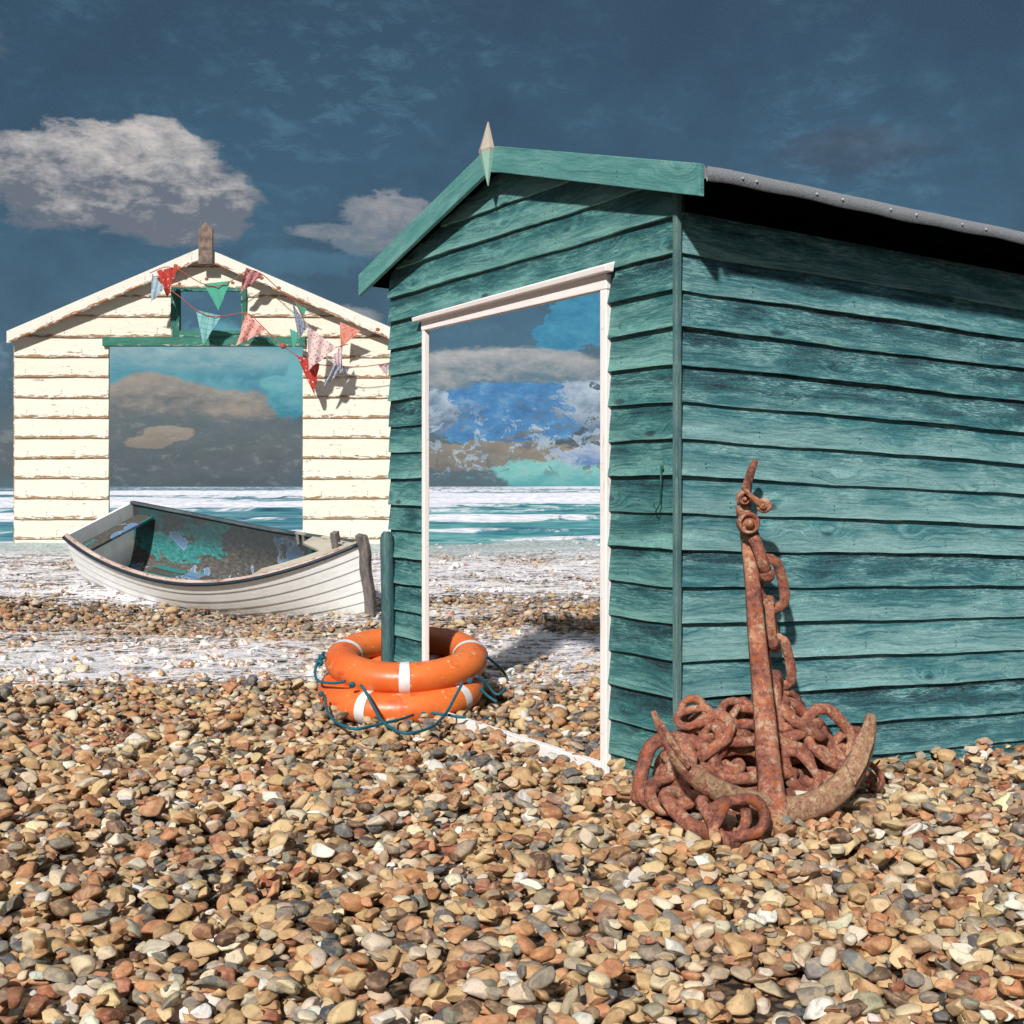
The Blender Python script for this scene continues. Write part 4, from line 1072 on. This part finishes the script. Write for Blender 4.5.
wc = n.mix(n.mr(y_, 120, 500, 0, .75, True), wc, n.mix(st2, lin(64, 84, 98), lin(112, 140, 150)))  # distance haze painted into the colour of the far sea
shal = n.mr(y_, 28, 22, 0, 1, True)
wc = n.mix(n.m('MULTIPLY', shal, .6), wc, lin(92, 116, 110))
fm = n.mr(n.m('ADD', n.m('MULTIPLY', f, .80), n.m('MULTIPLY', n.m('ADD', n.m('MULTIPLY', st1, 1.25), n.m('MULTIPLY', n.m('ADD', st2, st3), .3)), .9)), 1.02, 1.14)
fc = n.mix(n.mr(st3, .35, .6), lin(190, 196, 220), lin(248, 246, 248))
col = n.mix(fm, wc, fc)
n.set(p.inputs['Base Color'], col); n.set(p.inputs['Roughness'], n.mr(fm, 0, 1, .35, .8)); n.set(p.inputs['IOR'], 1.33)
n.set(p.inputs['Specular IOR Level'], .35)
n.set(p.inputs['Normal'], n.bump(n.m('ADD', st3, st2), .5, .25)); SEA = m
ys_ = np.exp(np.linspace(math.log(16.8), math.log(9000), 620)); us = np.linspace(-1.5, 1.5, 240)
YY, UU = np.meshgrid(ys_, us, indexing='ij'); XX = UU*YY
Z = np.zeros_like(YY); FO = np.zeros_like(YY)
def wob(x, s): r = np.random.default_rng(s); return sum(np.sin(x*r.uniform(.02, .25)*k+r.uniform(0, 6))/k for k in (1, 2, 3, 4))
for s_, (yc, h, w, fw, amp) in enumerate(((27.5, .10, 1.0, 1.6, .7), (34, .10, 1.4, 1.6, .5), (44, .25, 2.2, 4.0, .95), (59, .42, 3.0, 8., 1.1), (74, .40, 4, 11, 1.0), (98, .5, 6, 18, 1.1), (130, .5, 7, 20, .8), (180, .6, 8, 30, .8), (270, .7, 12, 60, .7), (450, .8, 20, 120, .6), (800, 1, 30, 200, .5))):
    c = yc*(1+.05*wob(XX/yc*42, s_)); d_ = YY-c
    mod = .62+.38*np.clip(wob(XX/yc*34+5, s_+50), -1, 1)
    Z += h*mod*np.where(d_ < 0, np.exp(-(d_/(w*.45))**2), np.exp(-(d_/(w*1.6))**2))
    FO = np.maximum(FO, amp*mod*np.exp(-(np.where(d_ < 0, d_/(fw*.5), d_/(fw*.9)))**2))
Z += .02*np.sin(XX*.9+YY*1.7)+.02*np.sin(XX*.37-YY*.9)
Z = Z*np.clip((YY-17)/4, 0, 1)
me = bpy.data.meshes.new('sea'); vv = np.stack([XX, YY, Z], -1).reshape(-1, 3)
nu_ = len(us); ii = np.arange(len(ys_)-1)[:, None]*nu_+np.arange(nu_-1)[None, :]; ii = ii.ravel()
me.from_pydata(vv.tolist(), [], np.stack([ii, ii+1, ii+nu_+1, ii+nu_], -1).tolist()); me.update()
fa = me.attributes.new('foam', 'FLOAT', 'POINT'); fa.data.foreach_set('value', FO.astype(np.float32).ravel())
me.polygons.foreach_set('use_smooth', np.ones(len(me.polygons), bool)); me.materials.append(SEA)
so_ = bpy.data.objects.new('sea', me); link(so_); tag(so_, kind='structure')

# ------------------------------------------------------------------ SKY / LIGHT
SUN = Vector((-.25, -.78, .57)).normalized()
elev = math.asin(SUN.z); azim = math.atan2(SUN.x, SUN.y)
W_ = bpy.data.worlds.new('World'); S.world = W_; W_.use_nodes = True; n = NT(W_.node_tree)
bgn = W_.node_tree.nodes['Background']; outw = W_.node_tree.nodes['World Output']
sky = n.new('ShaderNodeTexSky'); sky.sky_type = 'NISHITA'; sky.sun_disc = False; sky.sun_elevation = elev; sky.sun_rotation = azim
bgn.inputs['Strength'].default_value = .008; n.l.new(sky.outputs[0], bgn.inputs['Color'])
dirv = n.new('ShaderNodeTexCoord').outputs['Generated']; dx, dy_, dz = n.sep(dirv)
U = n.m('ARCTAN2', dx, dy_); V = n.m('ARCSINE', dz)
UV = n.xyz(U, V, 0.)
n1 = n.noise(n.xyz(U, n.m('MULTIPLY', V, 1.5), 0.), 14, 9, .6, .25); n2 = n.noise(n.xyz(U, n.m('MULTIPLY', V, 2.2), 3.), 26, 8, .68, .4)
n3 = n.noise(n.xyz(U, n.m('MULTIPLY', V, 1.6), 7.), 60, 6, .7)
n4 = n.noise(n.xyz(U, n.m('MULTIPLY', V, 1.2), 9.), 5, 5, .6)
base = n.ramp(n.mr(V, -.02, .42), [(0, lin(88, 106, 116)), (.1, lin(78, 100, 114)), (.3, lin(60, 98, 122)), (.55, lin(50, 86, 110)), (.8, lin(46, 74, 96)), (1, lin(52, 76, 94))])
base = n.mix(n.m('MULTIPLY', n.mr(n4, .45, .6), n.mr(n2, .5, .66, 0, .45)), base, lin(88, 134, 154))
base = n.mix(n.mr(n4, .54, .40, 0, .55), base, lin(36, 56, 76))
base = n.mix(n.mr(n.noise(UV, 700, 3, .8), .4, .7, 0, .12), base, lin(110, 130, 144))
col = base
def ang(px, py): X = (px-512)/F; Zz = (HZ-py)/F; return math.atan(X), math.atan(Zz/math.sqrt(1+X*X))
def blob(col, shapes, c_hi, c_lo, kn=1.1, soft=.12, src=None, op=1., shade=True):
    d = None
    for (px, py, rx, ry) in shapes:
        u0, v0 = ang(px, py); ru, rv = rx/F, ry/F
        du = n.m('DIVIDE', n.m('SUBTRACT', U, u0), ru); dv = n.m('DIVIDE', n.m('SUBTRACT', V, v0), rv)
        q = n.m('SQRT', n.m('ADD', n.m('MULTIPLY', du, du), n.m('MULTIPLY', dv, dv)))
        if d is None: d = q; dv0 = dv
        else: d = n.m('SMOOTH_MIN', d, q, .3)
    d = n.m('ADD', d, n.m('MULTIPLY', n.m('SUBTRACT', src or n1, .5), kn*3.2))
    mk = n.mr(d, 1-soft, 1+soft, op, 0, True)
    t = n.m('ADD', n.m('MULTIPLY', dv0, .28), n.m('ADD', .5, n.m('MULTIPLY', n.m('SUBTRACT', n2, .5), 2.2)))
    t = n.m('ADD', t, n.m('MULTIPLY', n.m('SUBTRACT', n3, .5), 1.2))
    cc = n.mix(n.mr(t, .1, .95), c_lo, c_hi) if shade else n.mix(n.mr(n3, .35, .65), c_lo, c_hi)
    return n.mix(mk, col, cc)
WG = lin(212, 204, 198); DG = lin(92, 104, 116); TL_ = lin(40, 122, 148); TLH = lin(104, 172, 182)
nm = n.m('ADD', n.m('MULTIPLY', n1, .45), n.m('MULTIPLY', n2, .55))
nf = n.m('ADD', n.m('MULTIPLY', n2, .5), n.m('MULTIPLY', n3, .5))
col = blob(col, [(150, 160, 66, 34), (205, 195, 50, 24), (90, 180, 90, 46), (180, 225, 60, 20)], WG, lin(104, 110, 120), .75, .14, nm)
col = blob(col, [(388, 216, 40, 20), (378, 240, 56, 15), (325, 232, 34, 7)], lin(160, 156, 158), lin(104, 118, 130), 1.0, .25, nf)
col = blob(col, [(310, 262, 60, 12)], lin(80, 128, 150), lin(66, 112, 136), 1.3, .4, nf, .5)
col = blob(col, [(342, 320, 34, 13)], lin(160, 160, 162), lin(104, 118, 128), .6, .2, nf)
col = blob(col, [(215, 372, 128, 44)], TLH, TL_, .6, .12, nm, .95)
col = blob(col, [(190, 358, 110, 13)], lin(170, 190, 192), lin(100, 156, 168), 1.0, .3, nf, .8)
col = blob(col, [(180, 408, 96, 28), (150, 390, 40, 16)], lin(160, 148, 138), lin(84, 94, 104), .7, .08, nm)
col = blob(col, [(165, 452, 190, 36)], lin(98, 108, 116), lin(78, 92, 102), .3, .25, n2)
col = blob(col, [(292, 400, 24, 16), (276, 384, 16, 8), (300, 376, 14, 26)], lin(108, 176, 184), lin(34, 130, 152), 1.0, .10, nf)
col = blob(col, [(168, 434, 24, 8), (148, 442, 22, 6)], lin(164, 150, 138), lin(134, 126, 118), .7, .08, nf)
col = blob(col, [(860, 150, 70, 22)], lin(78, 92, 106), lin(54, 68, 82), 1.1, .5, nf, .7)
# low sky seen between, through the teal hut's doorway
col = blob(col, [(592, 318, 46, 28), (560, 335, 28, 18)], lin(66, 148, 178), lin(36, 118, 156), .9, .03, nf, 1, False)
col = blob(col, [(505, 412, 95, 34)], lin(76, 146, 200), lin(42, 104, 162), .7, .03, nm, 1, False)
col = blob(col, [(590, 402, 34, 26), (440, 408, 20, 26)], lin(190, 206, 222), lin(90, 116, 146), 1.7, .04, nf)
col = blob(col, [(500, 366, 112, 17), (445, 372, 30, 20)], lin(184, 180, 178), lin(96, 120, 136), .7, .14, nm)
col = blob(col, [(500, 457, 112, 15)], lin(150, 140, 128), lin(112, 112, 110), .6, .04, nf)
col = blob(col, [(560, 474, 75, 15)], lin(142, 208, 202), lin(84, 170, 176), .8, .12, nf)
col = blob(col, [(590, 455, 34, 9)], lin(200, 208, 222), lin(96, 136, 186), 1.6, .04, nf)
# torn flecks in the low painted-looking bank of cloud
lowband = n.m('MULTIPLY', n.mr(V, .075, .045, 0, 1, True), n.m('MULTIPLY', n.mr(V, .006, .014, 0, 1), n.mr(n.m('ABSOLUTE', n.m('SUBTRACT', U, -.0)), .12, .085, 0, 1, True)))
fk = n.noise(n.xyz(U, n.m('MULTIPLY', V, 1.3), 5.), 52, 9, .72, .5); fq = n.noise(n.xyz(U, n.m('MULTIPLY', V, 1.6), 15.), 40, 9, .7, .4)
col = n.mix(n.m('MULTIPLY', lowband, n.m('MULTIPLY', n.mr(fk, .545, .56), .85)), col, n.mix(n.mr(n3, .35, .65), lin(126, 160, 192), lin(196, 208, 220)))
col = n.mix(n.m('MULTIPLY', lowband, n.m('MULTIPLY', n.mr(fq, .57, .58), .8)), col, n.mix(n.mr(n3, .4, .6), lin(84, 98, 108), lin(120, 124, 124)))
allow = n.m('MULTIPLY', n.mr(V, .12, .09, 0, 1, True), n.mr(n3, .56, .62))
col = n.mix(n.m('MULTIPLY', allow, .22), col, lin(160, 172, 176))
# scattered clouds elsewhere round the horizon
gen = n.mr(n.m('ADD', n4, n.m('MULTIPLY', n.m('SUBTRACT', n1, .5), .6)), .56, .66, 0, .7, True)
away = n.mr(n.m('ABSOLUTE', U), .34, .42, 0, 1, True)
up = n.mr(V, .42, .55, 0, 1, True)
cc = n.mix(n.mr(n2, .35, .65), DG, WG)
col = n.mix(n.m('MULTIPLY', gen, n.m('MAXIMUM', away, up)), col, cc)
# bright broken cloud added high overhead, out of view, as fill light
fill_cloud = n.m('MULTIPLY', n.mr(V, .6, .95, 0, 1, True), n.mr(n1, .38, .6))
col = n.mix(n.m('MULTIPLY', fill_cloud, .9), col, lin(222, 222, 222))
bg2 = n.new('ShaderNodeBackground'); n.l.new(col, bg2.inputs['Color']); bg2.inputs['Strength'].default_value = .9
add = n.new('ShaderNodeAddShader'); n.l.new(bgn.outputs[0], add.inputs[0]); n.l.new(bg2.outputs[0], add.inputs[1]); n.l.new(add.outputs[0], outw.inputs['Surface'])

sl_ = bpy.data.lights.new('sun', 'SUN'); sl_.energy = 5.0; sl_.angle = math.radians(2.2); sl_.color = (1, .97, .92)
su = bpy.data.objects.new('sun', sl_); link(su); su.rotation_euler = SUN.to_track_quat('Z', 'Y').to_euler(); su.location = SUN*20

cam = bpy.data.cameras.new('camera'); co = bpy.data.objects.new('camera', cam); link(co); S.camera = co
co.location = (0, 0, CAM); co.rotation_euler = (PI/2, 0, 0)
cam.sensor_width = 36; cam.lens = 36*F/1024; cam.shift_y = -(512-HZ)/1024; cam.clip_end = 20000; cam.clip_start = .05
S.view_settings.view_transform = 'Standard'; S.view_settings.look = 'None'; S.view_settings.exposure = 0
S.render.resolution_x = 1024; S.render.resolution_y = 1024
